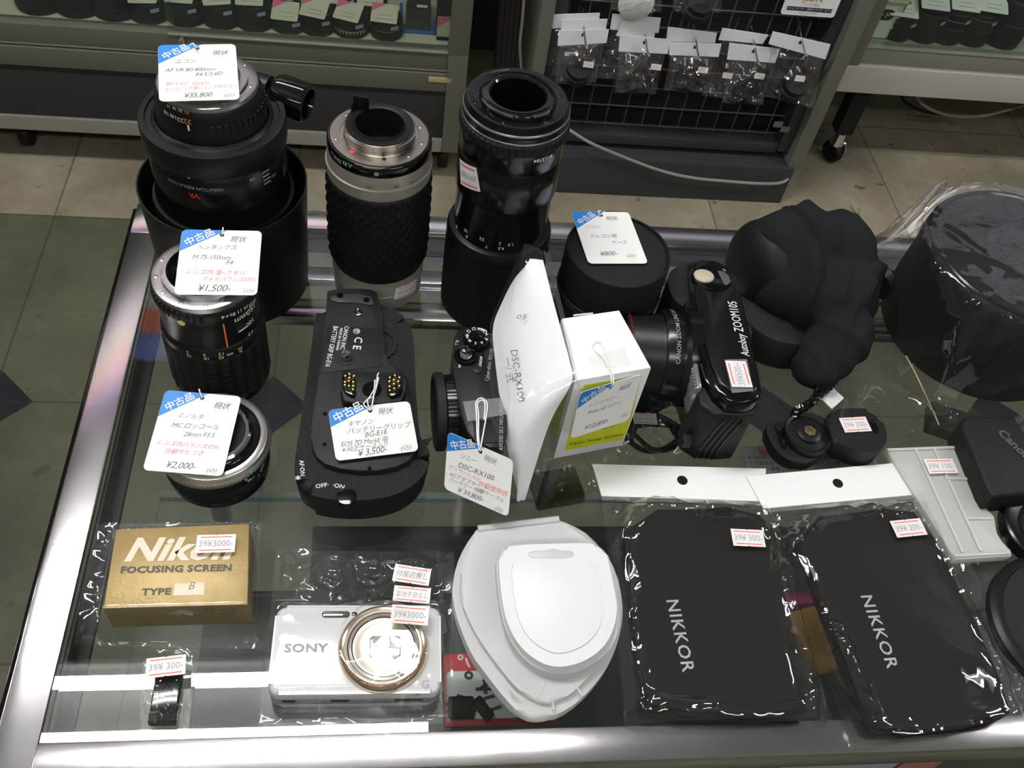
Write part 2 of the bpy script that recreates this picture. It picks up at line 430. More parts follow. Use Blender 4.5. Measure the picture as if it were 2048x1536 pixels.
def price_sticker(parent, c, xdir, ydir, text, w=.0205, h=.0115, handwritten=False, lift=.0004, curl=None):
    """white price sticker with two red lines, notched; c centre, xdir/ydir in world"""
    xd = Vector(xdir).normalized(); yd = Vector(ydir); yd = (yd-xd*yd.dot(xd)).normalized(); n = xd.cross(yd)
    T = Matrix(((xd.x, yd.x, n.x, c[0]), (xd.y, yd.y, n.y, c[1]), (xd.z, yd.z, n.z, c[2]), (0, 0, 0, 1)))
    k = .0006
    pts = [(-w/2, -h/2), (-k, -h/2), (0, -h/2+k), (k, -h/2), (w/2, -h/2), (w/2, h/2), (k, h/2), (0, h/2-k), (-k, h/2), (-w/2, h/2)]
    s = obj('price_sticker', poly_prism(pts, 0, .00015), 'paper', parent, world=True, T=T @ Matrix.Translation((0, 0, lift)), smooth=False)
    ln = join(box(w*.8, h*.05, .00005, (0, h*.36, 0)), box(w*.8, h*.05, .00005, (0, -h*.36, 0)))
    obj('red_lines', ln, 'stickred', s, world=True, T=T @ Matrix.Translation((0, 0, lift+.0002)), smooth=False)
    if handwritten: b = text_bm(text, h*.42, 'CENTER', -.00006, shear=.2); mt = 'ink'
    else: b = text_bm(text, h*.5, 'CENTER', 0, spacing=1.0); mt = 'inkgrey'
    if b.verts:
        xs = [v.co.x for v in b.verts]; sx = min(1, w*.86/(max(xs)-min(xs)))
        obj('stamped_price' if not handwritten else 'handwriting', b, mt, s, world=True, T=T @ Matrix.Translation((0, -h*.17, lift+.00025)) @ Matrix.Diagonal((sx, 1, 1, 1)), smooth=False)
    return s
def price_tag(label, TL, TR_, BL, lines, string=None, cls='price_tag', title=True):
    """used goods tag: white card, blue corner, punched hole, handwriting. Corners are world points"""
    TL, TR_, BL = Vector(TL), Vector(TR_), Vector(BL)
    x = TR_-TL; y = TL-BL; w = x.length; h = y.length; xd = x.normalized(); yd = y.normalized(); n = xd.cross(yd).normalized()
    T = Matrix(((xd.x, yd.x, n.x, BL.x), (xd.y, yd.y, n.y, BL.y), (xd.z, yd.z, n.z, BL.z), (0, 0, 0, 1)))
    r = empty(cls, label, 'price tag', tuple(BL), group='used goods price tags')
    s = w/.047
    def ob(name, bm, m, T0=None, **k): return obj(name, bm, m, r, world=True, T=T @ T0 if T0 is not None else T.copy(), smooth=False, **k)
    hole = (w*.5, h-.0036)
    ob('card', poly_prism(rrect(w, h, .0032, 5, w/2, h/2), -.0003, 0), 'tag')
    k = .0032
    tri = [(w*.56, h-.0001), (.0001, h-h*.34)]
    tri += [(.0001, h-k)]+[(k-k*cos(radians(a)), h-k+k*sin(radians(a))) for a in (30, 60)]+[(k, h-.0001)]
    ob('blue_corner', poly_prism(tri, .00002, .0001), 'blue')
    a = math.atan2(h*.34, w*.56)
    ob('printed_title', text_bm('中古品', .0062*s, 'CENTER', .00010*s), 'wht', Matrix.Translation((w*.26, h-h*.178, .00016)) @ Matrix.Rotation(a, 4, 'Z') @ Matrix.Translation((0, .0010*s, 0)))
    ob('punched_hole', lathe([(0, 0), (.00135, 0)], 16, (*hole, .00018)), 'black')
    rnd = random.Random(len(label)); bb = []; rr = []
    for (txt, fx, fy, size, red) in lines:
        t = text_bm(txt, size*s*.88, 'LEFT', -.00004*s, shear=.3, spacing=.93)
        xs = [v.co.x for v in t.verts]; sx = min(1, (.97-fx)*w/(max(xs)+1e-6)) if xs else 1
        tf(t, Matrix.Translation((fx*w, fy*h, .0002)) @ Matrix.Rotation(radians(rnd.uniform(-1, 3)), 4, 'Z') @ Matrix.Diagonal((sx, 1, 1, 1)))
        (rr if red else bb).append(t)
    if bb: ob('handwriting', join(*bb), 'ink')
    if rr: ob('red_handwriting', join(*rr), 'inkred', label='red handwriting')
    if string:
        hw = T @ Vector((*hole, .0002))
        for pts in string: obj('string', tube([hw]+[Vector(p) for p in pts], .00045, 6), 'thread', r, world=True)
    return r

def film_sheet(P, nu, nv, hfn, mat_='film'):
    """grid over the quad P=[TL,TR,BR,BL] (world points); hfn(s,t,point) gives the lift"""
    bm = bmesh.new(); V = []
    for j in range(nv+1):
        row = []
        for i in range(nu+1):
            s, t = i/nu, j/nv
            p = (P[0]*(1-s)+P[1]*s)*(1-t)+(P[3]*(1-s)+P[2]*s)*t
            p = p+Vector((0, 0, hfn(s, t, p))); row.append(bm.verts.new(p))
        V.append(row)
    for j in range(nv):
        for i in range(nu): bm.faces.new((V[j][i], V[j+1][i], V[j+1][i+1], V[j][i+1]))
    bmesh.ops.recalc_face_normals(bm, faces=bm.faces); return bm
def ridges(p, seed, a=.004, f=20, sx=1.0, sy=1.0):
    """connected sharp folds, like crumpled film; p in metres"""
    q = Vector((p.x*f*sx+seed*3.1, p.y*f*sy-seed*1.7, seed*.37))
    n1 = 1-abs(mnoise.noise(q)); n2 = 1-abs(mnoise.noise(q*2.3+Vector((7, 3, 1)))); n3 = 1-abs(mnoise.noise(q*5.1+Vector((1, 9, 4))))
    return a*(n1**6+.35*n2**5+.05*n3**3-.3)
def creases(seed, n, amp, wid=.06, length=(.2, .6), focus=None):
    rnd = random.Random(seed); C = []
    for _ in range(n):
        if focus and rnd.random() < .7: cx, cy = rnd.choice(focus); cx += rnd.uniform(-.08, .08); cy += rnd.uniform(-.08, .08)
        else: cx, cy = rnd.uniform(0, 1), rnd.uniform(0, 1)
        a = rnd.uniform(0, pi); C.append((cx, cy, cos(a), sin(a), rnd.uniform(*length)/2, rnd.uniform(.4, 1)*wid, rnd.uniform(-.5, 1)*amp))
    def f(s, t):
        z = 0
        for cx, cy, dx, dy, L_, w_, am in C:
            u = (s-cx)*dx+(t-cy)*dy; v = -(s-cx)*dy+(t-cy)*dx
            if abs(u) < L_ and abs(v) < w_: z += am*(1-abs(v)/w_)*(1-(u/L_)**2)
        return z
    return f
# ================================================================== lamps
def ceiling_light(x, y, k, label):
    z = 2.46; m = 'tube' if k == 1.0 else emis('lit tube', (1, .985, .97), TUBE*k)
    r = empty('ceiling_light', label, 'light', (x, y, z), group='ceiling fluorescent lights')
    tray = join(box(1.26, .24, .02, (0, 0, .06)), box(1.26, .01, .05, (0, .12, .045)), box(1.26, .01, .05, (0, -.12, .045)), box(.02, .24, .06, (.63, 0, .04)), box(.02, .24, .06, (-.63, 0, .04)))
    obj('tray', tray, 'tray', r)
    for sy in (-.0635, .0635):
        obj('lamp_tube', tf(lathe([(0, -.585), (.0145, -.585), (.0145, .585), (0, .585)], 16), TR(0, sy, 0, ry=pi/2)), m, r)
for i, (x, y, k) in enumerate(LIGHTS):
    ceiling_light(x, y, k, ['white ceiling light with two lit tubes above the counter', 'white ceiling light with two lit tubes behind the viewer', 'white ceiling light behind the viewer on the right', 'white ceiling light far out on the right', 'white ceiling light far out on the left'][i])

# ================================================================== shell
struct('floor', box2((-4, -3, -.05), (4, 3.6, 0)), 'floor', smooth=False)
struct('ceiling', box2((-4, -3, 2.55), (4, 3.6, 2.6)), 'ceiling', smooth=False)
struct('wall_back', box2((-4, 3.6, 0), (4, 3.65, 2.6)), 'wall', smooth=False)
struct('wall_front', box2((-4, -3.05, 0), (4, -3, 2.6)), 'wall', smooth=False)
struct('wall_left', box2((-4.05, -3, 0), (-4, 3.6, 2.6)), 'wall', smooth=False)
struct('wall_right', box2((4, -3, 0), (4.05, 3.6, 2.6)), 'wall', smooth=False)

# ================================================================== glass counter
XI, XO, YI, YO, BI, BO = -.1800, -.2023, .1712, .1514, .5796, .6006
XR = .95
G = GLASS
ct = empty('display_counter', 'low glass-topped showcase with scratched steel edging, carrying the used lenses', 'showcase', (0, 0, 0))
def bar(name, a, b, m='steel', bev=.0012, **k): return obj(name, box2(a, b, bev), m, ct, world=True, **k)
bar('steel_edge', (XO, YO, G-.004), (XI, BO-.035, G+.0012), label='brushed steel edge strip on the left')
bar('steel_edge', (XI-.0005, YO, G-.004), (XR, YI, G+.0012), label='brushed steel edge strip at the front')
bar('steel_edge', (XO, BO-.0345, G-.004), (XI, BO, G+.0012), label='small steel corner piece')
bar('steel_edge', (XI-.0005, BI, G-.004), (XR, BO, G+.0012), label='brushed steel edge strip at the back')
bar('steel_edge', (XR, YO, G-.004), (XR+.0225, BO, G+.0012))
# side lips under the edge
bar('edge_lip', (XO-.004, YO+.002, G-.03), (XO+.004, BO-.002, G-.003), 'gloss', label='dark lip below the steel edge')
bar('edge_lip', (XO, YO+.001, G-.028), (XR, YO+.005, G-.004), 'steel')
bar('edge_lip', (XO, BO-.006, G-.03), (XR, BO-.001, G-.004), 'gloss')
bar('gasket', (XI, YI, G-.026), (XI+.003, BI, G-.0062), 'rubber')
bar('gasket', (XI+.003, YI, G-.024), (XI+.0105, BI, G-.02), 'rubber')
bar('gasket', (XI, BI-.003, G-.024), (XR, BI, G-.0062), 'rubber')
bar('gasket', (XI, YI, G-.022), (XR, YI+.002, G-.0062), 'rubber')
# chrome rail under the back of the glass
obj('back_rail', box2((XI, BI-.052, G-.062), (XR, BI-.030, G-.05), .003), 'steel', ct)
obj('back_rail', box2((XI, BI-.028, G-.04), (XR, BI-.012, G-.03), .003), 'steel', ct)
obj('glass_top', box2((XI+.0002, YI+.0002, G-.006), (XR, BI-.0002, G-.0002)), 'glass', ct, smooth=False)
for (x, y) in ((XO+.012, YO+.016), (XO+.012, BO-.016), (XR, YO+.016), (XR, BO-.016)):
    obj('corner_post', box2((x-.009, y-.009, .02), (x+.009, y+.009, G-.03), .001), 'gloss', ct)
SH = G-.10
obj('glass_shelf', box2((XI+.012, YI+.004, SH-.005), (XR-.02, .388, SH)), 'shelfglass', ct, smooth=False)
obj('shelf_edge', box2((XI+.012, .384, SH-.0055), (XR-.02, .3895, SH+.0005)), mat('green polished glass edge', (.26, .30, .28), .25), ct, label='pale green cut edge of the inner shelf')
obj('front_pane', box2((XO+.02, YO+.008, .1), (XR, YO+.012, G-.03)), 'pane', ct, smooth=False)
obj('bottom_rail', box2((XO+.006, YO+.004, .06), (XR, YO+.02, .1), .002), 'gloss', ct)
obj('bottom_rail', box2((XO+.006, BO-.02, .06), (XR, BO-.004, .1), .002), 'gloss', ct)

a, b = at(385, 1400, -.4), at(626, 1052, -.4)
obj('lower_shelf', box2((a.x, YI+.003, G-.41), (XR-.03, b.y-.10, G-.40), .001), 'backboard', ct, label='dark lower shelf board')
obj('lower_shelf', box2((b.x, b.y-.1002, G-.41), (XR-.03, b.y, G-.40), .001), 'backboard', ct, label='dark lower shelf board')
# printed sheets on the inner side of the front pane, glimpsed under the front edge
for x0, x1, c, lb in ((.105, .203, (.5, .52, .3), 'pale yellow green sheet behind the front pane'), (.222, .247, (.5, .12, .15), 'narrow red sheet behind the front pane'), (.249, .33, (.3, .32, .36), 'bluish grey sheet behind the front pane'), (.333, .36, (.36, .15, .12), 'brick red sheet behind the front pane')):
    tag(obj('paper_sheet', box2((x0, YO+.0055, .7), (x1, YO+.0065, G-.03)), mat('print '+lb.split(' sheet')[0], c, .6)), lb, 'paper')

# ------------------------------------------------------------------ inside the counter, on the inner shelf
sg = empty('price_board', 'red and white laminated notice with Japanese words lying on the inner shelf, upside down', 'sign', (0, 0, 0))
c0, c1, c2 = at(895, 1310, -.1), at(1110, 1306, -.1), at(890, 1455, -.1)
ax = (c1-c0); wS = ax.length; hS = (c2-c0).length
sgT = TR(c2.x, c2.y, SH+.001, math.atan2(ax.y, ax.x))
obj('board', box(wS, hS, .0012, (wS/2, hS/2, 0), .0003), 'signred', sg, T=sgT.copy())
obj('white_panel', poly_prism(rrect(wS*.95, hS*.66, .003, 4, wS/2, hS*.42), .0007, .0009), 'signwhite', sg, T=sgT.copy(), smooth=False)
up = Matrix.Rotation(pi, 4, 'Z')
obj('lettering', text_bm('ください。', .0125, 'LEFT', .0003), 'wht', sg, T=sgT @ TR(wS*.03+.062, hS*.97, .0008) @ up, smooth=False)
obj('lettering', join(tf(text_bm('します。', .0185, 'LEFT', .0005), TR(wS*.03+.074, hS*.72, .0011) @ up), tf(text_bm('お一つでも', .0175, 'LEFT', .0005), TR(wS*.97, hS*.41, .0011) @ up)), 'darkink', sg, T=sgT.copy(), smooth=False)
pic = join(box(.018, .015, .0006, (.011, hS*.24, .0013), .002), tf(box(.008, .017, .0006, (0, 0, .0013), .0015), TR(.026, hS*.22, 0, .6)), lathe([(0, .002), (.0055, .002), (.0065, .0015)], 20, (.010, hS*.24, 0)))
obj('camera_picture', pic, 'dull', sg, T=sgT.copy())

def shelf_item(name, label, cat, u, v, sx, sy, sz, m, rz=0, bev=.003, grp=None):
    p = at(u, v, -.1); r = box(sx, sy, sz, (0, 0, sz/2), bev)
    o = obj(name, r, m); place(o, TR(p.x, p.y, SH+.0003, rz)); tag(o, label, cat, grp); return o
# notices seen between the strap and the header cards
for i, (u0, v0, u1, v1, lb) in enumerate(((1480, 893, 1592, 945, 'printed notice sheet under the glass behind the camera, left of two'), (1612, 893, 1742, 945, 'printed notice sheet under the glass below the hand strap, right of two'))):
    a, b = at(u0, v0, -.1), at(u1, v0, -.1); d = at(u0, v1, -.1); W_ = (b-a).length
    r = empty('notice_sheet', lb, 'paper', (a.x, d.y, SH+.0005))
    Hh = a.y-d.y+.03
    obj('sheet', box(W_, Hh, .0006, (W_/2, Hh/2-.03, 0)), mat('notice paper', (.35, .35, .35), .6), r, smooth=False)
    obj('red_figures', text_bm('¥100円', .0085, 'LEFT', .0002), 'red', r, T=TR(W_*.8, a.y-d.y-.002, .0006) @ up, smooth=False)
    obj('small_print', join(*[tf(text_bm(t, .0046, 'LEFT'), TR(W_*.96, a.y-d.y-.010-.0058*k, .0006) @ up) for k, t in enumerate(('動作チェックは別料金です', 'スタッフへお気軽にどうぞ', '返品はご遠慮ください'))]), 'darkink', r, smooth=False)
# bagged small parts on the inner shelf beneath the white box
def loose_bag(label, u, v, w, h, rz, seed, content=None, st=None, z=-.1):
    p = at(u, v, z); r = empty('parts_bag', label, 'bag', (p.x, p.y, GLASS+z+.0005), rz, group='bagged small parts inside the counter')
    cr = creases(seed, 40, .006, .09, (.15, .7))
    P = [Vector((-w/2, h/2, 0)), Vector((w/2, h/2, 0)), Vector((w/2, -h/2, 0)), Vector((-w/2, -h/2, 0))]
    def hf(s, t, q): e = min(s, 1-s, t, 1-t); return .002+.012*min(1, e*6)+cr(s, t)*min(1, e*6)
    obj('film', film_sheet(P, 40, 40, hf), 'filmsoft', r)
    return r
for lb, u, v, w_, h_, rz, sd in (('clear bag of small black parts beneath the white box', 1245, 905, .075, .06, .1, 1), ('crumpled clear bag under the glass beside the camera lens', 1320, 850, .07, .08, -.3, 2), ('clear bag of dark parts under the glass near the hanging tag', 1120, 960, .06, .07, .4, 3), ('clear bag under the glass at the right below the scalloped case', 1890, 1190, .10, .08, .2, 4), ('clear bag under the glass left of the black battery', 1880, 850, .07, .05, -.3, 5)):
    loose_bag(lb, u, v, w_, h_, rz, sd)
for i, (nm, lb, cat, u, v, a, b, c, m, rz) in enumerate((
    ('cable_coil', 'coil of black cable in a bag beneath the white box', 'cable', 1305, 880, 0, 0, 0, '', 0),
    ('battery_charger', 'flat dark charger lying under the glass behind the filter cases', 'charger', 1110, 985, .04, .03, .012, 'dull', .2),
    ('battery_charger', 'black charger under the glass beside the camera lens', 'charger', 1290, 800, .05, .035, .016, 'gloss', .5),
    ('small_carton', 'orange brown carton on the inner shelf between the two header bags', 'box', 1625, 1290, .028, .05, .012, 'amber', .25),
    ('small_carton', 'magenta carton edge on the inner shelf above the orange brown one', 'box', 1590, 1205, .03, .012, .01, 'mag', .1),
    ('battery_charger', 'brown black adapter under the glass left of the black battery', 'charger', 1900, 860, .05, .03, .014, 'brn', -.4),
    ('battery_charger', 'dark charger under the glass to the right of the header bags', 'charger', 1960, 1180, .06, .035, .014, 'brn', .3))):
    if m == 'amber': m = mat('amber carton', (.30, .15, .03), .5)
    if m == 'mag': m = mat('magenta carton', (.38, .05, .16), .5)
    if m == 'brn': m = mat('brown black plastic', (.05, .045, .03), .4)
    if nm == 'cable_coil':
        p = at(u, v, -.1); pts = [(.022*cos(t*.5)*(1+.2*sin(t*1.3)), .016*sin(t*.5)*(1+.2*cos(t*.9)), .003+.0008*t*.3) for t in range(38)]
        o = obj(nm, tube(pts, .0022, 7, sub=3), 'gloss'); place(o, TR(p.x, p.y, SH+.001)); tag(o, lb, cat)
    else: shelf_item(nm, lb, cat, u, v, a, b, c, m, rz)
p = at(1290, 838, -.085)
st_ = empty('shelf_price_label', 'small price label on the bag under the glass beside the white box', 'label', (p.x, p.y, p.z))
price_sticker(st_, p, (1, -.03, 0), (0, 1, 0), '39¥ 300-')
# pale shelf ticket rail inside (light band seen through the front of the glass)
tag(obj('display_tray', join(*[box2((.0+i*.045, .30, SH+.0005), (.042+i*.045, .335, SH+.006), .001) for i in range(5)]), mat('smoked plastic tray', (.03, .035, .034), .3)), 'smoked plastic divider tray on the inner shelf behind the silver camera', 'tray')

# ================================================================== left cabinet in the background
cb = empty('display_cabinet', 'grey green showcase on castors full of used lenses at the back left', 'showcase', (0, 0, 0))
CY = 1.60
def cbar(n, a, b, m='cabgrey', bev=.002, **k): return obj(n, box2(a, b, bev), m, cb, **k)
cbar('corner_post', (.107, CY-.002, .09), (.146, CY+.45, .32), 'cabgrey')
cbar('corner_post', (.107, CY-.002, .32), (.146, CY+.03, 1.62), 'cabgrey')
cbar('corner_post', (.107, CY+.42, .32), (.146, CY+.45, 1.62), 'cabgrey')
cbar('bottom_rail', (-1.6, CY, .088), (.107, CY+.03, .120), 'cabpale')
cbar('kick_panel', (-1.6, CY+.006, .12), (.107, CY+.02, .236), 'cabpanel')
cbar('lower_rail', (-1.6, CY, .236), (.107, CY+.028, .276), 'cabgrey')
cbar('sliding_track', (-1.6, CY+.004, .279), (.107, CY+.03, .284), 'cabpale', .001)
cbar('upper_rail', (-1.6, CY+.003, .2845), (.107, CY+.03, .322), 'cabgrey')
cbar('rail_trim', (-.41, CY-.001, .321), (.107, CY+.004, .3245), 'cabpale', .0008)
cbar('shelf', (-1.6, CY+.03, .300), (.107, CY+.43, .318), 'shelfcream')
cbar('side_panel', (.115, CY+.03, .32), (.12, CY+.42, 1.62), mat('dark olive side', (.09, .085, .06), .6))
cbar('top_board', (-1.6, CY, 1.62), (.146, CY+.45, 1.66), 'cabgrey')
cbar('back_panel', (-1.6, CY+.43, .09), (.107, CY+.44, 1.62), mat('cabinet back', (.12, .12, .10), .7))
obj('glass_door', box2((-.41, CY+.012, .324), (.106, CY+.016, 1.61)), 'pane', cb, smooth=False)
obj('glass_door', box2((-1.59, CY+.020, .324), (-.40, CY+.024, 1.61)), 'pane', cb, smooth=False)
cbar('upper_shelf', (-1.6, CY+.03, .74), (.107, CY+.43, .75), 'shelfcream')
obj('door_lock', tf(lathe([(0, 0), (.008, 0), (.009, .004), (.009, .02), (.007, .024), (0, .024)], 20), TR(-.386, CY+.012, .311, rx=pi/2)), 'chrome', cb)
lbp = on_y(880, 160, CY-.001)
obj('maker_plate', box(.045, .002, .011, (lbp.x, CY-.001, lbp.z), .0004), mat('pale gold label', (.42, .37, .2), .5), cb, label='small pale gold maker plate')
obj('plate_print', text_bm('Showcase', .008, 'CENTER'), 'darkink', cb, T=TR(lbp.x+.002, CY-.0025, lbp.z-.0025, rx=pi/2), smooth=False) if False else None
def caster(x, y, h, parent, r=.028):
    c = obj('caster', join(tf(lathe([(.008, -.010), (r-.002, -.010), (r, -.007), (r, .007), (r-.002, .010), (.008, .010)], 28), TR(x, y, r, ry=pi/2)),
        box2((x-.013, y-.012, r), (x+.013, y+.012, h), .003)), 'rubber', parent)
    obj('wheel_hub', tf(lathe([(0, -.0115), (.017, -.0115), (.018, .0115), (0, .0115)], 20), TR(x, y, r, ry=pi/2)), 'greyplastic', c)
for x in (.115, -.75, -1.4): caster(x, 1.67, .09, cb)
for x in (.115, -.75, -1.4): caster(x, 1.98, .09, cb)

# price banner hung above the back cabinets (seen mirrored in the counter's steel edge)
bn = empty('hanging_banner', 'striped price banner hanging above the left showcase, mirrored in the steel edge', 'banner', (-.56, 1.60, 1.70))
for z0, z1, cc, nm in ((1.70, 1.80, (.50, .47, .58), 'lavender'), (1.80, 1.86, (.62, .58, .62), 'pale'), (1.86, 1.90, (.5, .32, .2), 'tan'), (1.90, 1.93, (.42, .5, .28), 'pale green'), (1.93, 1.985, (.33, .26, .17), 'brown'), (1.985, 2.03, (.7, .7, .74), 'white'), (2.03, 2.12, (.68, .17, .06), 'orange'), (2.12, 2.23, (.12, .18, .5), 'blue')):
    obj('banner_stripe', box2((-.62, -.004, z0-1.70), (.32, .004, z1-1.70)), mat(nm+' banner print', cc, .6), bn, smooth=False, label=nm+' stripe')
    if nm in ('lavender', 'pale'): obj('banner_print', join(*[box2((-.5+.13*k, -.006, z0-1.68), (-.43+.13*k, -.004, z0-1.665)) for k in range(6)]), mat('dull violet print', (.2, .18, .3), .6), bn, smooth=False)
for k_ in (-.5, .2): obj('hanging_wire', tube([(k_, 0, .53), (k_, 0, .85)], .0015, 6, sub=1), 'wire', bn)
lv = empty('hanging_banner', 'long lavender price banner hanging above the grid stand', 'banner', (.9, 1.60, 1.66))
obj('banner_sheet', box2((-1.1, -.004, 0), (1.4, .004, .36)), mat('lavender banner', (.42, .41, .47), .6), lv, smooth=False)
obj('banner_print', join(*[box2((-1.0+.16*k, -.006, .05+.1*q), (-.90+.16*k, -.004, .08+.1*q)) for k in range(14) for q in range(3)]), mat('violet print', (.2, .2, .42), .6), lv, smooth=False)
for k_ in (-.9, 0, 1.2): obj('hanging_wire', tube([(k_, 0, .36), (k_, 0, .89)], .0015, 6, sub=1), 'wire', lv)

def bg_lens(x, y, z, r, h, label, ring=None, top='g', group='lenses in the left showcase', tagp=None, pink=True, stick=True):
    L_ = empty('camera_lens', label, 'lens', (x, y, z), group=group)
    obj('barrel', lathe([(0, 0), (r*.95, 0), (r, .002), (r, h*.45), (r*.94, h*.47), (r*.94, h*.52), (r, h*.54), (r*.98, h*.86), (r*.86, h*.9), (r*.86, h)], 32), 'dull', L_)
    obj('grip_ring', knurl_rows(r*1.02, h*.12, h*.4, 4, 64, .0008, 'fine'), 'rubber', L_)
    obj('mount_flange', lathe([(r*.86, h*.985), (r*.84, h*1.01), (r*.62, h*1.01), (r*.62, h*.94), (0, h*.94)], 32), {'g': 'greyplastic', 's': 'steelring'}[top], L_)
    if ring: obj('band', lathe([(r*1.01, h*ring[0]), (r*1.03, h*ring[0]+.001), (r*1.03, h*ring[1]), (r*1.01, h*ring[1])], 32), ring[2], L_)
    if stick: obj('small_label', tf(box(.016, .0006, .007), TR(r*.5, -r*.89, h*.7, .5)), mat('grey label', (.35, .36, .4), .5), L_, smooth=False)
    if tagp:
        (dx, dy, dz, w_, rz) = tagp
        t = empty('price_tag', 'price tag on the '+label, 'price tag', (x+dx, y+dy, z+h+dz+.004), rz, group='tags on '+group)
        Tt = TR(rx=radians(22))
        hh = w_*.85
        obj('card', poly_prism(rrect(w_, hh, .003, 3), 0, .0005), 'oldcard' if pink else 'tag', t, T=Tt.copy(), smooth=False)
        obj('printed_corner', poly_prism([(-w_/2, hh/2), (-w_/2, hh*.05), (w_*.05, hh/2)], .0006, .0008), 'cardpink' if pink else 'blue', t, T=Tt.copy(), smooth=False)
        obj('handwriting', tf(text_bm('¥19,800', .009, 'CENTER', -.0001, shear=.2), TR(.002, -hh*.3, .001)) if False else join(box(w_*.5, .001, .0002, (.002, -hh*.1, .0008)), box(w_*.6, .0012, .0002, (.002, -hh*.3, .0008))), 'dimwht', t, T=Tt.copy(), smooth=False)
# lenses standing inside the left cabinet
SHZ = .318
front_row = [ # u of centre, v of the front foot, radius, height, band, top, tag
 (292, 58, .036, .042, None, 's', 1, 'silver rimmed lens, leftmost with a tag'), (366, 66, .036, .048, None, 'g', 1, 'grey lens second with a tag from the left'),
 (438, 70, .035, .050, None, 'g', 1, 'tall dark lens behind the hanging price tag'), (505, 76, .035, .054, (.15, .4, 'greyplastic'), 'g', 1, 'dark lens with a grey lower band'),
 (574, 83, .033, .030, (.1, .5, 'greyplastic'), 's', 1, 'short grey lens with pink cornered tag'), (633, 87, .034, .040, None, 's', 1, 'silver mount lens beside the short grey one'),
 (700, 92, .034, .038, (.25, .45, 'silver'), 'g', 1, 'black lens with a wide silver band'), (772, 99, .031, .041, (.5, .53, 'silver'), 'g', 1, 'black lens with thin silver line, rightmost of the front row')]
for i, (u, v, r, h, ring, top, tg_, lb) in enumerate(front_row):
    p = fl(u, v, SHZ); rz = [.1, .0, .25, .05, -.08, -.25, -.3, -.1][i]
    bg_lens(p.x, max(p.y+r, CY+.03+r), SHZ, r, h, lb, ring, top, tagp=(-.004, -.012, .004, .05, rz))
for i, (u, v, lb) in enumerate(((150, 38, 'big dark lens near the left end without a tag'), (225, 44, 'big dark lens second from the left without a tag'), (72, 32, 'big dark lens at the left end'))):
    p = fl(u, v, SHZ); bg_lens(p.x, max(p.y+.04, CY+.07), SHZ, .042, .055, lb, None, 'g', stick=False)
for i, (u, v) in enumerate(((560, 55), (665, 62), (740, 62), (620, 60))):
    if i == 3: continue
    p = fl(u, v, SHZ); bg_lens(p.x, CY+.125, SHZ, .033, .036, ['second row lens behind the short grey lens', 'second row lens behind the wide banded lens', 'second row lens behind the rightmost front lens'][i], None, 'g', tagp=(0, -.012, .003, .05, -.08))
p = on_y(835, 92, CY+.05)
bl = empty('blister_pack', 'blue framed blister pack of a flash unit standing in the left showcase', 'package', (p.x, CY+.07, SHZ))
obj('blue_frame', join(box2((-.036, -.004, 0), (.036, .02, .006), .001), box2((-.036, -.004, 0), (-.030, .02, .05), .001), box2((.030, -.004, 0), (.036, .02, .02), .001)), mat('blue card frame', (.0, .12, .42), .4), bl)
obj('flash_unit', join(box2((-.024, 0, .006), (.024, .03, .05), .003), box2((-.022, .002, .05), (.022, .035, .14), .003)), 'greyplastic', bl)
obj('plastic_shell', box2((-.034, -.006, .004), (.034, .04, .15), .002), 'filmsoft', bl)
obj('small_label', box2((-.004, -.0015, .055), (.016, -.0005, .06)), 'paper', bl, smooth=False)
p = on_y(893, 90, CY+.04)
fb = empty('filter_box', 'dark boxed accessory with pink cornered tag at the right end of the left showcase', 'box', (p.x, CY+.05, SHZ))
obj('carton', box2((-.02, .0, 0), (.03, .05, .10), .001), 'dull', fb)
t2 = empty('price_tag', 'pink cornered price tag standing at the right end of the left showcase', 'price tag', (p.x, CY+.045, SHZ+.012), group='tags in the left showcase')
obj('card', box2((-.02, -.001, 0), (.03, 0, .042), .0005), 'oldcard', t2, smooth=False)
obj('printed_corner', tf(poly_prism([(-.02, .042), (-.02, .02), (.012, .042)], 0, .0003), TR(0, -.0012, 0, rx=pi/2)), 'cardpink', t2, smooth=False)

# ================================================================== gap between the cabinets: leaning tubes, black box, back board
tag(obj('storage_cupboard', box2((.2, 2.25, 0), (.6, 2.6, .9), .004), mat('cupboard beige', (.2, .18, .12), .6)), 'beige cupboard in the gap between the two showcases', 'cupboard')
p = on_y(965, 70, 2.0)
tag(obj('plastic_crate', box(.16, .14, .13, (0, 0, 0), .006), 'backboard'), 'black crate in the gap beside the left showcase', 'crate'); place(COL.objects[-1], TR(p.x, 2.0, .19))
ls = empty('folded_stand', 'folded dark stand of long thin tubes leaning in the gap', 'stand', (0, 0, 0))
for k in range(7):
    a = on_y(1000+9*k, 150+3*k, 1.80); b = on_y(1000+11*k, -40, 1.92)
    obj('stand_tube', tube([(a.x, a.y, 0.01), (b.x, b.y, b.z+.3)], .011, 8, sub=1), mat('dark olive tube', (.035+.006*(k % 3), .034, .028), .5), ls)
c = tube([on_y(1050, -30, 1.66), on_y(1045, 40, 1.66), on_y(1040, 90, 1.66), on_y(1043, 140, 1.66)], .003, 8)
tag(obj('cord', c, 'cable'), 'thin grey cord hanging down beside the grid panel', 'cord')

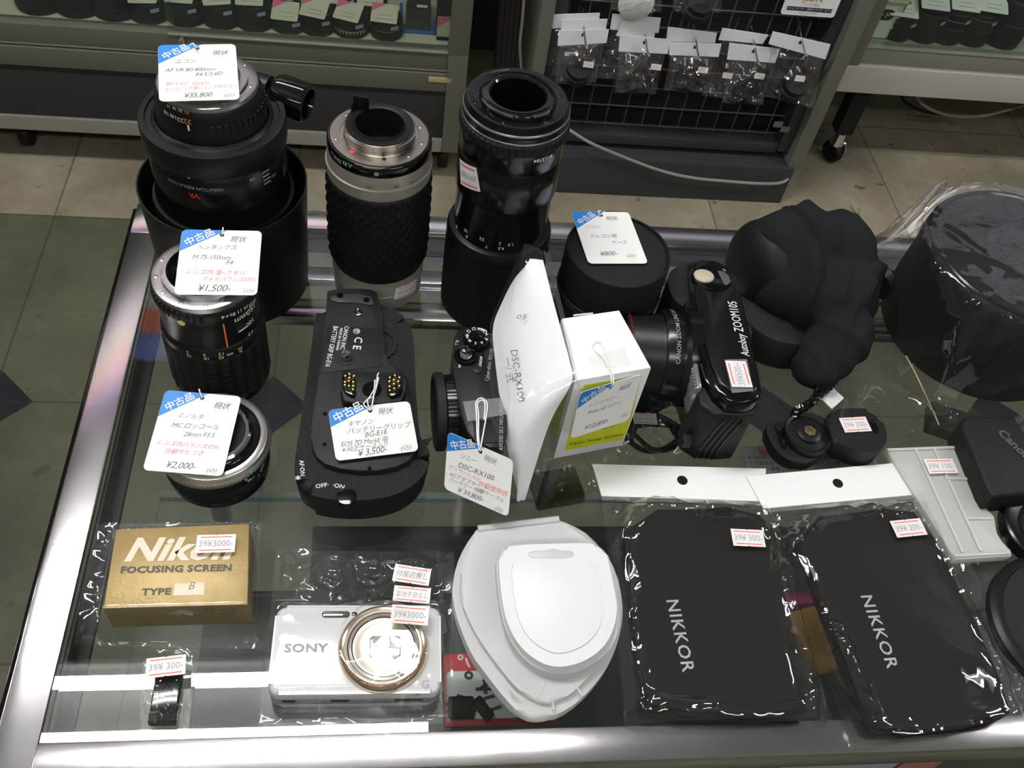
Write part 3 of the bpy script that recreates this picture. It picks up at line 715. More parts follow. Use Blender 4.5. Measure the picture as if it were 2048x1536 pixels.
# ================================================================== grid panel stand
gp = empty('grid_panel_stand', 'dark wire grid stand with grey green posts on a slate base', 'display stand', (0, 0, 0))
GY = 1.66
def gbar(n, a, b, m='baseboard', bev=.002, **k): return obj(n, box2(a, b, bev), m, gp, **k)
gbar('base', (.30, 1.595, 0), (.888, 1.80, .098), 'baseboard')
gbar('post', (.872, 1.602, .098), (.905, 1.75, 1.6), 'post', label='grey green right post')
gbar('post', (.272, 1.602, .02), (.298, 1.75, 1.6), 'post', label='grey green left post')
gbar('stile', (.300, 1.625, .12), (.326, 1.68, 1.6), 'baseboard')
gbar('stile', (.846, 1.625, .12), (.871, 1.68, 1.6), 'baseboard')
gbar('cross_rail', (.326, 1.63, .112), (.846, 1.68, .135), 'baseboard')
gbar('back_sheet', (.30, 1.70, .098), (.872, 1.71, 1.6), 'backboard')
wires = []
for k in range(13):
    x = .335+k*.0405; wires.append(tube([(x, GY, .13), (x, GY, 1.5)], .0016, 6, sub=1))
for k in range(18):
    z = .145+k*.046; wires.append(tube([(.326, GY-.003, z), (.846, GY-.003, z)], .0016, 6, sub=1))
obj('wire_grid', join(*wires), 'wire', gp)
for (u, v) in ((1556, 248), (1570, 258)):
    p = on_y(u, v, 1.626)
    obj('tape_patch', box(.02, .001, .014, (p.x, 1.6245, p.z), 0), mat('clear tape patch', (.16, .16, .15), .4), gp)

def header_bag(label, quad, bottom_v, seed, content='ring', y=1.60, stick=None, hook=True, bu=None, mt='filmhang'):
    """bag with white header card hanging on the grid; quad = photo corners TL, TR, BR, BL of the card"""
    q = [on_y(u, v, y) for u, v in quad]
    r = empty('hanging_bag', label, 'packaged accessory', tuple(q[0]), group='bagged accessories on the wire grid')
    bm = bmesh.new(); f_ = [bm.verts.new(p) for p in q]; b_ = [bm.verts.new(p+Vector((0, .0012, 0))) for p in q]
    bm.faces.new(f_); bm.faces.new(b_[::-1])
    for i in range(4): bm.faces.new((f_[i], f_[(i+1) % 4], b_[(i+1) % 4], b_[i]))
    bmesh.ops.recalc_face_normals(bm, faces=bm.faces)
    obj('header_card', bm, mat('header card', (.58, .58, .6), .6) if 'hc' not in M else M['hc'], r, world=True, smooth=False)
    if hook:
        m_ = (q[0]+q[1]+q[2]+q[3])/4
        obj('hook', tube([m_+Vector((0, .055, .028)), m_+Vector((0, .0, .012)), m_+Vector((.002, -.03, .002)), m_+Vector((.004, -.045, .004))], .0022, 7), 'hook', r, world=True)
        obj('punch_hole', tf(lathe([(0, 0), (.004, 0)], 12), TR(m_.x, m_.y-.0006, m_.z+.006, rx=pi/2)), 'dull', r, world=True)
    if bottom_v:
        bl, br = q[3], q[2]
        um = (quad[2][0]+quad[3][0])/2; bu_ = bu or um
        bp = on_y(bu_, bottom_v, y); drop = (bl.z+br.z)/2-bp.z
        W_ = (br-bl)*.84; sx = (br-bl)*.08+Vector((bp.x-(bl.x+br.x)/2, 0, 0))
        A_, B_ = bl+(br-bl)*.04, br-(br-bl)*.04; C_ = br-(br-bl)*.06+Vector((bp.x-(bl.x+br.x)/2, 0, -drop)); D_ = bl+(br-bl)*.06+Vector((bp.x-(bl.x+br.x)/2, 0, -drop))
        cr = creases(seed, 34, .008, .1, (.2, .8))
        for sgn in (-1, 1):
            bm = bmesh.new(); V = []; nu, nv = 22, 24
            for j in range(nv+1):
                row = []
                for i in range(nu+1):
                    s, t = i/nu, j/nv; P_ = (A_*(1-s)+B_*s)*(1-t)+(D_*(1-s)+C_*s)*t
                    e = min(1, min(s, 1-s)*5)*min(1, t*4)*min(1, (1-t)*5)
                    row.append(bm.verts.new(P_+Vector((0, sgn*(.012*e+(cr(s, t)+ridges(Vector((P_.x, P_.z, 0)), seed+sgn, .011, 30))*(.25+e))+(.001 if sgn > 0 else 0), 0))))
                V.append(row)
            for j in range(nv):
                for i in range(nu): bm.faces.new((V[j][i], V[j][i+1], V[j+1][i+1], V[j+1][i]))
            obj('bag_film', bm, mt, r, world=True)
        cpos = (A_+B_)/2*.32+(C_+D_)/2*.68; Rr = min(.028, W_.length*.34)
        if content == 'ring':
            obj('filter_ring', tf(lathe([(Rr*.84, -.005), (Rr, -.005), (Rr, .005), (Rr*.84, .005), (Rr*.84, -.005)], 32), TR(cpos.x, cpos.y, cpos.z, rx=pi/2)), 'dull', r, world=True)
            obj('filter_glass', tf(lathe([(0, 0), (Rr*.84, 0)], 32), TR(cpos.x, cpos.y, cpos.z, rx=pi/2)), 'lensglass', r, world=True)
        elif content == 'barrel':
            obj('adapter_barrel', tf(lathe([(0, 0), (Rr, 0), (Rr, .018), (Rr*.9, .02), (Rr*.9, .034), (Rr*.6, .036), (0, .03)], 32), TR(cpos.x, cpos.y+.004, cpos.z-.012, rx=.5)), 'dull', r, world=True)
        elif content == 'cap':
            obj('lens_cap', tf(lathe([(0, 0), (Rr, 0), (Rr, .006), (Rr*.93, .008), (Rr*.9, .005), (Rr*.35, .005), (Rr*.3, .008), (0, .008)], 32), TR(cpos.x, cpos.y, cpos.z, rx=pi/2)), 'satin', r, world=True)
        elif content == 'white':
            obj('white_dome', tf(lathe([(0, .01), (Rr*.7, .008), (Rr*1.2, 0), (Rr*1.2, -.004), (0, -.004)], 32), TR(cpos.x, cpos.y, cpos.z, rx=pi/2)), 'wht', r, world=True)
    if stick:
        p = on_y(stick[0], stick[1], y-.018); price_sticker(r, p, (1, 0, -.05), (0, .3, 1), '39¥500-')
    return r
M['hc'] = mat('white header card', (.86, .86, .88), .6)
header_bag('rearmost of the three bags on the left hook of the grid', [(1105, 29), (1200, 26), (1196, 56), (1102, 57)], 130, 11, 'none', 1.622, hook=False, bu=1112)
header_bag('middle bag of the three on the left hook of the grid', [(1123, 40), (1215, 38), (1210, 70), (1121, 70)], 150, 12, 'none', 1.612, hook=False, bu=1140)
header_bag('front bag on the left hook holding a black ring adapter', [(1118, 61), (1218, 59), (1213, 86), (1115, 92)], 166, 13, 'barrel', 1.600, (1177, 129), bu=1150)
header_bag('rearmost bag on the second hook of the grid', [(1225, 28), (1322, 36), (1317, 66), (1220, 59)], 158, 14, 'none', 1.622, hook=False, bu=1222)
header_bag('middle bag on the second hook of the grid', [(1246, 40), (1312, 45), (1308, 78), (1232, 72)], 160, 15, 'none', 1.612, hook=False)
header_bag('front bag on the second hook holding a glass filter', [(1240, 70), (1341, 79), (1335, 108), (1237, 103)], 187, 16, 'ring', 1.600, (1312, 134), bu=1270)
header_bag('rear bag on the middle hook of the grid', [(1336, 54), (1434, 66), (1430, 86), (1332, 83)], 150, 17, 'none', 1.615, hook=False)
header_bag('front bag on the middle hook holding a dark filter', [(1339, 85), (1443, 88), (1437, 114), (1338, 110)], 182, 18, 'ring', 1.600, (1406, 140), bu=1370)
header_bag('rear bag on the fourth hook of the grid', [(1445, 56), (1537, 70), (1525, 88), (1437, 80)], 195, 19, 'none', 1.617, (1455, 151), hook=False, bu=1440)
header_bag('front bag on the fourth hook holding a black lens cap', [(1459, 86), (1560, 98), (1550, 126), (1454, 119)], 208, 20, 'cap', 1.598, (1519, 152), bu=1485)
header_bag('bag on the right hook holding a dark tubular adapter', [(1546, 63), (1661, 89), (1651, 119), (1537, 88)], 204, 21, 'barrel', 1.590, (1600, 157), bu=1580)
header_bag('bag with a white dome at the top edge of the grid', [(1215, -50), (1330, -44), (1330, -18), (1215, -24)], 22, 22, 'white', 1.600)
header_bag('bag at the top of the grid next to the white dome', [(1340, -42), (1450, -34), (1450, -12), (1340, -16)], 24, 23, 'barrel', 1.600)
pk = [on_y(1130+i, 0, 1.655) for i in (0, 25)]
hk = []
for (u, v) in ((1138, 5), (1160, 8), (1368, 25), (1393, 26), (1478, 34), (1500, 36), (1602, 42), (1623, 44)):
    p = on_y(u, v, 1.652); obj('hook_bracket', tube([(p.x, 1.652, p.z), (p.x, 1.652, p.z-.06)], .0016, 6, sub=1), 'hook', gp, label='bright hook bracket clipped to the grid')
# printed sign card at the top right of the grid
q = [on_y(1553, -60, 1.615), on_y(1690, -50, 1.615), on_y(1667, 36, 1.615), on_y(1560, 28, 1.615)]
q[1].x = q[2].x+.002
sgn = empty('sign_card', 'white laminated sign card with a black caption bar at the top of the grid', 'sign', tuple(q[3]))
w_ = (q[2]-q[3]).length; a = math.atan2(q[2].z-q[3].z, q[2].x-q[3].x)
TT = Matrix.Translation((0, 0, 0)) @ Matrix.Rotation(-a, 4, 'Y') @ Matrix.Rotation(pi/2, 4, 'X')
hS2 = .09
obj('card', poly_prism(rrect(w_, hS2, .006, 4, w_/2, hS2/2), -.001, 0), M['hc'], sgn, T=TT.copy(), smooth=False)
obj('caption_bar', box(w_*.84, .0078, .0003, (w_*.5, .0135, .0003)), 'backboard', sgn, T=TT.copy(), smooth=False)
obj('caption', text_bm('デジタルアダプター変換アダプターあります', .0052, 'CENTER'), 'wht', sgn, T=TT @ TR(w_*.5, .0118, .0006), smooth=False)
obj('small_print', join(tf(text_bm('photo camera shop', .0045, 'CENTER'), TR(w_*.5, .0045, .0004)), tf(text_bm('カメラ 用品', .006, 'CENTER'), TR(w_*.5, .021, .0004))), 'dimwht', sgn, T=TT.copy(), smooth=False)
obj('logo', text_bm('JSDN', .017, 'CENTER', .0003), mat('ochre print', (.5, .32, .06), .5), sgn, T=TT @ TR(w_*.5, .03, .0004), smooth=False)
# cable drooping across the base
pts = [on_y(u, v, y) for u, v, y in ((1136, 258, 1.60), (1170, 280, 1.585), (1203, 296, 1.582), (1262, 320, 1.582), (1320, 341, 1.582), (1380, 355, 1.582), (1446, 362, 1.582), (1514, 367, 1.582), (1560, 366, 1.59), (1578, 354, 1.6))]
pts += [on_y(1578, 338, 1.62), on_y(1571, 318, 1.64)]
tag(obj('power_cable', tube(pts, .0035, 8), 'cable'), 'grey cable drooping across the slate base of the grid stand', 'cable')

# ================================================================== right cabinet
RY = 1.72
rc = empty('display_cabinet', 'pale aluminium showcase on a black castor leg at the back right', 'showcase', (0, 0, 0))
def rbar(n, a, b, m='cabpale', bev=.002, **k): return obj(n, box2(a, b, bev), m, rc, **k)
rbar('front_skirt', (.955, RY, .218), (2.2, RY+.03, .283), 'cablit')
rbar('rail_groove', (.957, RY+.006, .283), (2.2, RY+.03, .290), 'cablit', .001)
rbar('lower_rail', (.96, RY+.002, .290), (2.2, RY+.03, .328), 'cabpale')
rbar('rail_trim', (.99, RY, .3265), (2.2, RY+.006, .3295), 'cabpale', .0008)
rbar('corner_post', (.955, RY, .285), (.996, RY+.035, 1.62), 'post')
rbar('corner_post', (.955, RY+.42, .285), (.996, RY+.45, 1.62), 'post')
rbar('shelf', (.96, RY+.03, .31), (2.2, RY+.43, .327), mat('pale green shelf', (.32, .34, .27), .5))
rbar('base_board', (.955, RY+.03, .218), (2.2, RY+.45, .24), 'baseboard')
rbar('back_panel', (.96, RY+.43, .24), (2.2, RY+.44, 1.62), mat('pale green back', (.36, .38, .3), .6))
rbar('top_board', (.955, RY, 1.62), (2.2, RY+.45, 1.65))
obj('glass_door', box2((.998, RY+.012, .329), (2.19, RY+.016, 1.61)), 'pane', rc, smooth=False)
rbar('leg', (1.035, RY+.03, .085), (1.075, RY+.07, .218), 'dull')
leg = obj('caster', tf(lathe([(0, -.012), (.022, -.012), (.027, -.006), (.027, .006), (.022, .012), (0, .012)], 28), TR(1.055, RY+.045, .0275, .5, ry=pi/2)), 'rubber', rc)
obj('chrome_fork', join(tf(lathe([(0, .013), (.022, .013), (.023, .0165), (.0, .0195)], 24), TR(1.055, RY+.045, .035, .5, ry=pi/2)), tf(lathe([(0, 0), (.017, 0), (.012, .032), (0, .034)], 20), TR(1.056, RY+.046, .048))), 'chrome', leg, label='chrome castor fork')
for x in (2.0,): caster(x, RY+.05, .218, rc)
p = on_y(1775, 92.6, RY+.04); p.x -= .10
bk = empty('hood_basket', 'cream plastic basket of lens hoods with a printed label, left end of the right showcase', 'basket', (p.x-.03, RY+.04, .3275))
bw = .13
obj('basket_body', join(box2((0, 0, 0), (bw, .004, .085), .001), box2((0, .09, 0), (bw, .094, .085), .001), box2((0, 0, 0), (.004, .094, .085), .001), box2((bw-.004, 0, 0), (bw, .094, .085), .001), box2((0, 0, 0), (bw, .094, .004), .001),
    box2((-.005, -.005, .083), (bw+.005, .002, .089), .002), box2((-.005, .09, .083), (bw+.005, .099, .089), .002), box2((-.005, -.005, .083), (.002, .099, .089), .002), box2((bw-.002, -.005, .083), (bw+.005, .099, .089), .002)), 'basket', bk)
lbp = obj('basket_label', box2((.02, -.0025, .003), (bw-.016, -.0008, .074)), 'paper', bk, smooth=False)
obj('label_pill', tf(poly_prism(rrect(.095, .024, .0118, 6, .063, .056), 0, .0004), TR(0, -.0027, 0, rx=pi/2)), 'backboard', lbp, smooth=False)
obj('label_title', text_bm('レンズフード', .0155, 'RIGHT', .0002), 'wht', lbp, T=TR(.104, -.0034, .050, rx=pi/2), smooth=False)
obj('label_text', join(*[tf(text_bm(t, .007, 'LEFT'), TR(.026, -.003, .030-.0095*k, rx=pi/2)) for k, t in enumerate(('各種サイズあります', '店員までどうぞ', '純正中古品'))]), 'dimwht', lbp, smooth=False)
for i, (x, y, r, lb) in enumerate(((.04, .045, .03, 'black lens hood standing in the cream basket, left one'), (.092, .05, .026, 'black lens hood standing in the cream basket, right one'))):
    o = obj('lens_hood', lathe([(r, 0), (r*1.1, .11), (r*1.02, .11), (r*.92, 0), (r, 0)], 32), 'dull'); place(o, TR(p.x-.03+x, RY+.04+y, .332, 0, .1)); tag(o, lb, 'lens hood')
RG = 'lenses in the right showcase'
for (u, v, r, h, ring, lb, tg_) in ((1803, 96, .035, .055, None, 'plain black lens beside the hood basket', (-.012, -.012, .01, .062, -.12)), (1857, 101, .037, .070, (.86, .9, mat('dark red line', (.16, .03, .02), .5)), 'black lens with a dark red ring near its top', (-.012, -.012, .015, .062, -.1)),
    (1903, 104, .038, .078, (.70, .72, 'silver'), 'black lens with a silver line, third in the right showcase', (.004, -.01, .008, .062, -.12)), (1955, 108, .037, .080, (.76, .78, 'silver'), 'black lens with a silver line, fourth in the right showcase', (.006, -.01, .008, .062, -.15)), (2018, 112, .042, .115, None, 'tall black lens at the right edge', None)):
    p = fl(u, v, .327); bg_lens(p.x, max(p.y+r, RY+.03+r), .327, r, h, lb, ring, 'g', RG, tg_, pink=False)
p = fl(1800, 60, .327)
bg_lens(p.x+.01, RY+.16, .327, .035, .075, 'rear black lens half hidden behind the hood basket tag', None, 'g', RG, (-.02, -.012, .012, .062, -.1), pink=False)
bg_lens(p.x+.09, RY+.17, .327, .035, .080, 'rear black lens behind the dark red ringed lens', None, 'g', RG, (-.02, -.012, .012, .062, -.1), pink=False)
o = obj('white_carton', box(.07, .12, .06, (0, 0, .03), .002), mat('faded white carton', (.33, .33, .29), .5)); p = on_y(1672, 178, 1.95); place(o, TR(.93, 2.1, .03, .2)); tag(o, 'faded white carton on the floor behind the grid stand', 'box')
pts = [on_y(u, v, 1.82) for u, v in ((1830, 185), (1845, 208), (1880, 226), (1925, 233), (1975, 230), (2020, 218), (2060, 205), (2090, 190))]
tag(obj('power_cable', tube(pts, .0035, 8), 'cable'), 'grey cable looping below the right showcase', 'cable')
pts = [on_y(u, v, 1.9) for u, v in ((1800, 185), (1812, 205), (1850, 224), (1900, 230))]
tag(obj('power_cable', tube(pts, .004, 8), 'dull'), 'black cable in the shade below the right showcase', 'cable')
# ================================================================== things on the counter
def W3(v, h=0): return (v[0], v[1], GLASS+h)
def on_cyl(u, v, c, r):
    """angle and height of the photo point u, v on an upright barrel of radius r about c"""
    d = CR*((u-1024)/FPX)-CU*((v-768)/FPX)+CF
    a = d.x**2+d.y**2; b = 2*(-d.x*c[0]-d.y*c[1]); cc = c[0]**2+c[1]**2-r*r
    disc = max(0, b*b-4*a*cc); t = (-b-math.sqrt(disc))/(2*a); p = CAM+d*t
    return math.atan2(p.y-c[1], p.x-c[0]), p.z-GLASS
def barrel_text(parent, c, r, items, default='wht'):
    """items: (text, u, v, size, material)"""
    for (t, u, v, s, m) in items:
        a, z = on_cyl(u, v, c, r)
        obj('engraving', wrap(text_bm(t, s, 'CENTER', .00003), r, z, a, True), m or default, parent, smooth=False)
def screws(parent, r, z, angs, m='chrome', sr=.0011):
    for a in angs:
        a = radians(a); obj('screw', lathe([(0, z+.0003), (sr*.5, z+.0003), (sr, z), (sr, z-.0004)], 12, (r*cos(a), r*sin(a), 0)), m, parent)
def lug_ring(r0, r1, z0, z1, spans, seg=72):
    bm = bmesh.new()
    for (a0, a1) in spans:
        n = max(3, int((a1-a0)/5)); prev = None
        for k in range(n+1):
            a = radians(a0+(a1-a0)*k/n); q = [bm.verts.new((r*cos(a), r*sin(a), z)) for r, z in ((r0, z0), (r1, z0), (r1, z1), (r0, z1))]
            if prev:
                for i in range(4): bm.faces.new((prev[i], prev[(i+1) % 4], q[(i+1) % 4], q[i]))
            else: bm.faces.new(q[::-1])
            prev = q
        bm.faces.new(prev)
    bmesh.ops.recalc_face_normals(bm, faces=bm.faces); return bm
def dot(parent, c, r, u, v, sr, m, name='index_dot'):
    a, z = on_cyl(u, v, c, r); p = Vector((r*cos(a), r*sin(a), z))
    obj(name, tf(lathe([(0, .0003), (sr, .0003), (sr, -.0003)], 16), Matrix.Translation(p) @ Matrix.Rotation(a, 4, 'Z') @ Matrix.Rotation(pi/2, 4, 'Y')), m, parent)

def lugs(r0, r1, z0, z1, spans, m=None, parent=None, name='bayonet_lug', label=None):
    for sp in spans:
        if sp[1] < sp[0]: sp = (sp[0], sp[1]+360)
        obj(name, lug_ring(r0, r1, z0, z1, [sp]), m, parent, label=label)
# ------------------------------------------------------------------ VR telephoto zoom in its hood
c = (-.1147, .5228)
L1 = empty('camera_lens', 'big black telephoto zoom standing mount up inside a wide black hood', 'lens', W3(c))
obj('lens_hood', lathe([(.046, 0), (.0525, 0), (.0535, .001), (.0545, .03), (.0572, .094), (.0573, .0957), (.0562, .0957), (.0556, .094), (.053, .04), (.046, .036)], 96), 'black', L1, label='wide black hood with open rim')
obj('focus_barrel', lathe([(.046, .02), (.046, .078), (.0472, .08), (.0472, .086), (.0455, .089), (.0455, .093), (.0440, .096), (.0440, .101), (.0446, .1015), (.0446, .127), (.0440, .128), (.0440, .137)], 96), 'satin', L1)
obj('grip_ring', knurl_rows(.0478, .060, .0885, 6, 240, .0009, 'block'), 'rubber', L1, label='chequered rubber focus ring')
obj('tripod_collar', lathe([(.0440, .132), (.0462, .134), (.0466, .137), (.0466, .149), (.0460, .1505), (.0425, .1507), (.0420, .1495), (.0385, .1498), (.037, .1515), (.036, .152)], 96), 'black', L1, label='flat black tripod collar ring')
obj('aperture_ring', lathe([(.0352, .150), (.0352, .157), (.0345, .158), (.0338, .1665), (.0325, .1715), (.0312, .1735)], 96), 'black', L1)
lugs(.0340, .0350, .1595, .1655, [(a, a+3.5) for a in range(-82, 45, 7)], 'dull', L1, 'ring_rib')
obj('mount_flange', lathe([(.0312, .1735), (.0308, .176), (.0300, .1764), (.0235, .1764), (.0235, .179), (.0205, .179), (.0205, .170), (0, .169)], 96), 'steelring', L1, label='polished steel bayonet mount')
obj('rear_glass', lathe([(.0200, .1695), (.015, .1705), (0, .171)], 48), 'lensglass', L1)
lugs(.0228, .0250, .1775, .1792, [(200, 250), (320, 10), (80, 130)], 'steelring', L1)
screws(L1, .0275, .1765, (-10, -62, 40, 100, 170, 230), 'chrome')
obj('index_mark', wrap(box(.0010, .0042, .0002), .0369, 0, 0, False) if False else tf(box(.0004, .0011, .0040), TR()), 'wht', L1, T=(lambda a, z: Matrix.Rotation(a, 4, 'Z') @ Matrix.Translation((.0354, 0, z)))(*on_cyl(377, 256, c, .0354)))
barrel_text(L1, c, .0346, [('32', 375, 243, .0050, 'orange'), ('22', 361, 240, .0044, 'wht'), ('16', 348, 234, .0044, 'wht'), ('11', 339, 229, .0044, 'wht'), ('8', 331, 224, .0044, 'wht'), ('32', 374, 225, .0030, 'orange'), ('22', 361, 221, .0028, 'wht'), ('16', 349, 217, .0028, 'wht'), ('11', 337, 212, .0028, 'wht')])
barrel_text(L1, c, .0447, [('VIBRATION REDUCTION', 388, 376, .0034, 'dimwht'), ('VR', 388, 391, .0058, 'red'), ('VR', 504, 358, .0036, 'dimwht'), ('ON', 547, 350, .003, 'dimwht')])
for (u, v) in ((531, 343), (532, 351), (534, 358), (535, 365)):
    a, z = on_cyl(u, v, c, .0447); obj('switch_mark', tf(box(.0003, .006, .0008), Matrix.Rotation(a, 4, 'Z') @ Matrix.Translation((.0447, 0, z))), 'dimwht', L1, smooth=False)
a, z = on_cyl(377, 354, c, .0447); obj('index_dot', tf(lathe([(0, .0002), (.0011, .0002), (.0011, -.0002)], 14), Matrix.Rotation(a, 4, 'Z') @ Matrix.Translation((.0447, 0, z)) @ Matrix.Rotation(pi/2, 4, 'Y')), 'wht', L1)
p = at(377, 291, .1508); obj('worn_patch', lathe([(0, .0001), (.0028, .0001)], 14, (p.x-c[0], p.y-c[1], .1500)), mat('brown worn metal', (.06, .045, .035), .5), L1)
kp = at(582, 196, .146)-Vector(W3(c)); kd = Vector((.9, -.35, -.08)).normalized(); K = Matrix.Translation(kp) @ kd.to_track_quat('Z', 'Y').to_matrix().to_4x4()
kn = obj('lock_knob', tf(lathe([(.006, -.012), (.0122, -.011), (.0134, -.008), (.0134, .010), (.0125, .0125), (.0105, .0125), (.009, .006), (0, .006)], 36, fn=lambda k, i: (-.0011 if k % 6 < 2 and 1 < i < 5 else 0)), K), 'gloss', L1, label='black collar locking knob')
obj('collar_boss', tf(lathe([(.009, -.026), (.0095, -.016), (.006, -.0155), (0, -.0155)], 24), K), 'black', L1)

# ------------------------------------------------------------------ silver lens
c = (-.0072, .5253)
L2 = empty('camera_lens', 'champagne silver zoom lens with black diamond-knurled grip, standing mount up beside the hooded one', 'lens', W3(c))
obj('front_barrel', lathe([(.030, 0), (.0335, 0), (.0339, .001), (.0343, .014), (.0335, .0145), (.0335, .0155), (.0345, .016), (.0349, .021), (.0343, .0225), (.0343, .030), (.0352, .034)], 96), 'champagne', L2)
obj('grip_ring', lathe([(.0345, .030), (.0362, .036)]+[(.0370 if .045 < z < .098 else .0366, z) for z in [.036+.00245*k for k in range(30)]]+[(.0366, .1095), (.0352, .111)], 168, fn=lambda k, i: (.0009 if (k+(i//2)*3) % 6 < 3 and i % 2 and 2 <= i <= 31 else 0)), 'rubber', L2, label='black diamond-knurled rubber grip')
obj('zoom_collar', lathe([(.0352, .1105), (.0362, .1115), (.0364, .114), (.0362, .1185), (.0369, .1192), (.0369, .1206), (.0360, .1212), (.0358, .126), (.0354, .131)], 96), 'champagne', L2)
obj('aperture_ring', lathe([(.0345, .1305), (.0352, .131), (.0354, .132), (.0354, .1375), (.0348, .1385), (.0343, .139), (.0335, .139)], 192, fn=lambda k, i: (.00025 if (k % 2 and 2 <= i <= 4 and k > 130) else 0)), 'gloss', L2)
obj('mount_flange', lathe([(.0335, .1365), (.0333, .1392), (.0330, .1398), (.0270, .1399), (.0268, .1394), (.0242, .1394), (.0236, .140), (.0236, .1472), (.0232, .1476), (.0228, .1476)], 96), mat('warm nickel mount', (.42, .385, .345), .32, 1), L2, label='warm nickel K bayonet')
obj('mount_plate', lathe([(.0230, .1474), (.0228, .1482), (.0178, .1482), (.0172, .1478), (.0169, .1486), (.0164, .1486), (.0162, .147), (.0158, .128), (0, .126)], 72), 'black', L2, label='black inner mount plate and tube')
lugs(.0236, .0249, .1445, .1465, [(205, 262), (300, 345), (60, 110)], mat('warm nickel', (.42, .385, .345), .32, 1), L2)
p = at(722, 214, .150)-Vector(W3(c)); obj('aperture_lever', join(tf(box(.011, .0012, .011, (0, 0, .001), .0004), TR(p.x, p.y, .152, -.2)), tf(box(.0012, .006, .006, (0, 0, .001), .0003), TR(p.x-.0055, p.y-.002, .1510, -.2))), 'black', L2)
screws(L2, .0295, .1399, (-15, -48, 140, 195, 20), 'chrome'); screws(L2, .0205, .1484, (-30, 10, 215, 120), 'black', .0008)
q = at(704, 304, .140)-Vector(W3(c)); obj('index_dot', lathe([(0, .1402), (.0016, .1402), (.0016, .1398)], 16, (q.x, q.y, 0)), 'red', L2, label='red alignment dot')
q = at(768, 318, .140)-Vector(W3(c)); obj('contact_hole', lathe([(0, .1402), (.0014, .1402), (.0014, .1398)], 16, (q.x, q.y, 0)), 'greyplastic', L2)
barrel_text(L2, c, .0354, [('32', 690, 327, .0040, None), ('22', 679, 322, .0040, None), ('16', 671, 315, .0038, None), ('11', 665, 306, .0036, None), ('A', 700, 331, .0055, 'green')])
dot(L2, c, .0354, 753, 348, .0016, 'dimwht')
barrel_text(L2, c, .0367, [('135', 738, 374, .0030, 'darkink'), ('200', 793, 373, .0030, 'darkink'), ('300', 824, 364, .0028, 'darkink')])
a, z = on_cyl(812, 577, c, .0343); st = Vector((cos(a), sin(a), 0)); Pc = Vector(W3(c))+st*.0345+Vector((0, 0, z))
def curved_sticker(parent, c, r, u, v, text, w=.021, h=.012, flip=True, tilt=0.0):
    a, z = on_cyl(u, v, c, r); n = 12
    def cyl(bm, rr):
        for vv in bm.verts:
            x, y, e = vv.co.x, vv.co.y, vv.co.z
            if flip: x, y = -x, -y
            x, y = x*cos(tilt)-y*sin(tilt), x*sin(tilt)+y*cos(tilt)
            t = a+x/r; vv.co = ((rr+e)*cos(t), (rr+e)*sin(t), z+y)
        return bm
    g = bmesh.new(); bmesh.ops.create_grid(g, x_segments=n, y_segments=1, size=.5); bmesh.ops.scale(g, vec=(w, h, 1), verts=g.verts)
    s = obj('price_sticker', cyl(g, r+.0004), 'paper', parent)
    ls = []
    for yy in (-.36, .36):
        g = bmesh.new(); bmesh.ops.create_grid(g, x_segments=n, y_segments=1, size=.5); bmesh.ops.scale(g, vec=(w*.8, h*.06, 1), verts=g.verts); bmesh.ops.translate(g, vec=(0, yy*h, 0), verts=g.verts); ls.append(cyl(g, r+.0006))
    obj('red_lines', join(*ls), 'stickred', s)
    t = text_bm(text, min(h*.5, .006), 'CENTER'); xs = [q.co.x for q in t.verts]; tf(t, TR(0, -min(h*.17, .002)) @ Matrix.Diagonal((min(1, w*.84/(max(xs)-min(xs))), 1, 1, 1))); obj('stamped_price', cyl(t, r+.0006), 'inkgrey', s, smooth=False)
    return s
curved_sticker(L2, c, .0345, 813, 580, '39¥7000-', tilt=-.12)

# ------------------------------------------------------------------ tall black lens
c = (.0803, .5092)
L3 = empty('camera_lens', 'tallest black zoom lens with ribbed lower grip and long smooth barrel, standing mount up', 'lens', W3(c))
obj('grip_ring', lathe([(.033, 0), (.0375, .0), (.0380, .001)]+[(.0381, .004+.0035*k) for k in range(19)]+[(.0378, .0705)], 200, fn=lambda k, i: (.0006 if (k % 4 < 2 and i > 2 and i % 2 == 0) else 0)), 'rubber', L3, label='finely squared rubber grip')
obj('distance_ring', lathe([(.0378, .0700), (.0384, .072), (.0384, .0745), (.0380, .0782), (.0370, .0810), (.0340, .0822), (.0336, .0822)], 96), 'black', L3)
obj('long_barrel', lathe([(.0336, .080), (.0336, .1180), (.0340, .1186), (.0350, .1188), (.0352, .1196), (.0352, .1500), (.0349, .1504), (.0349, .151), (.0352, .1514), (.0354, .1672)], 96), mat('semi gloss black barrel', (.005, .005, .0055), .19, spec=.45), L3, label='long glossy black barrel')
obj('aperture_ring', lathe([(.0352, .1665), (.0360, .1675), (.0360, .1700), (.0360, .1738), (.0352, .1748)], 220, fn=lambda k, i: (.0005 if (k % 4 < 2 and 1 <= i <= 3) else 0)), 'rubber', L3, label='fine toothed ring')
obj('mount_adapter', lathe([(.0350, .1740), (.0352, .1752), (.0346, .1775), (.0348, .1785), (.0348, .1812), (.0336, .1832), (.0334, .1840), (.0331, .1852), (.0327, .1866), (.0318, .1868), (.0290, .1860), (.0250, .1860)], 96), 'satin', L3)
obj('trim_ring', lathe([(.0349, .1752), (.0354, .1756), (.0354, .1764), (.0350, .1768)], 96), mat('grey bare edge', (.2, .2, .2), .3, .6), L3)
obj('trim_ring', lathe([(.0347, .1808), (.0350, .1812), (.0346, .1820), (.0342, .1824)], 96), mat('grey bare edge', (.2, .2, .2), .3, .6), L3)
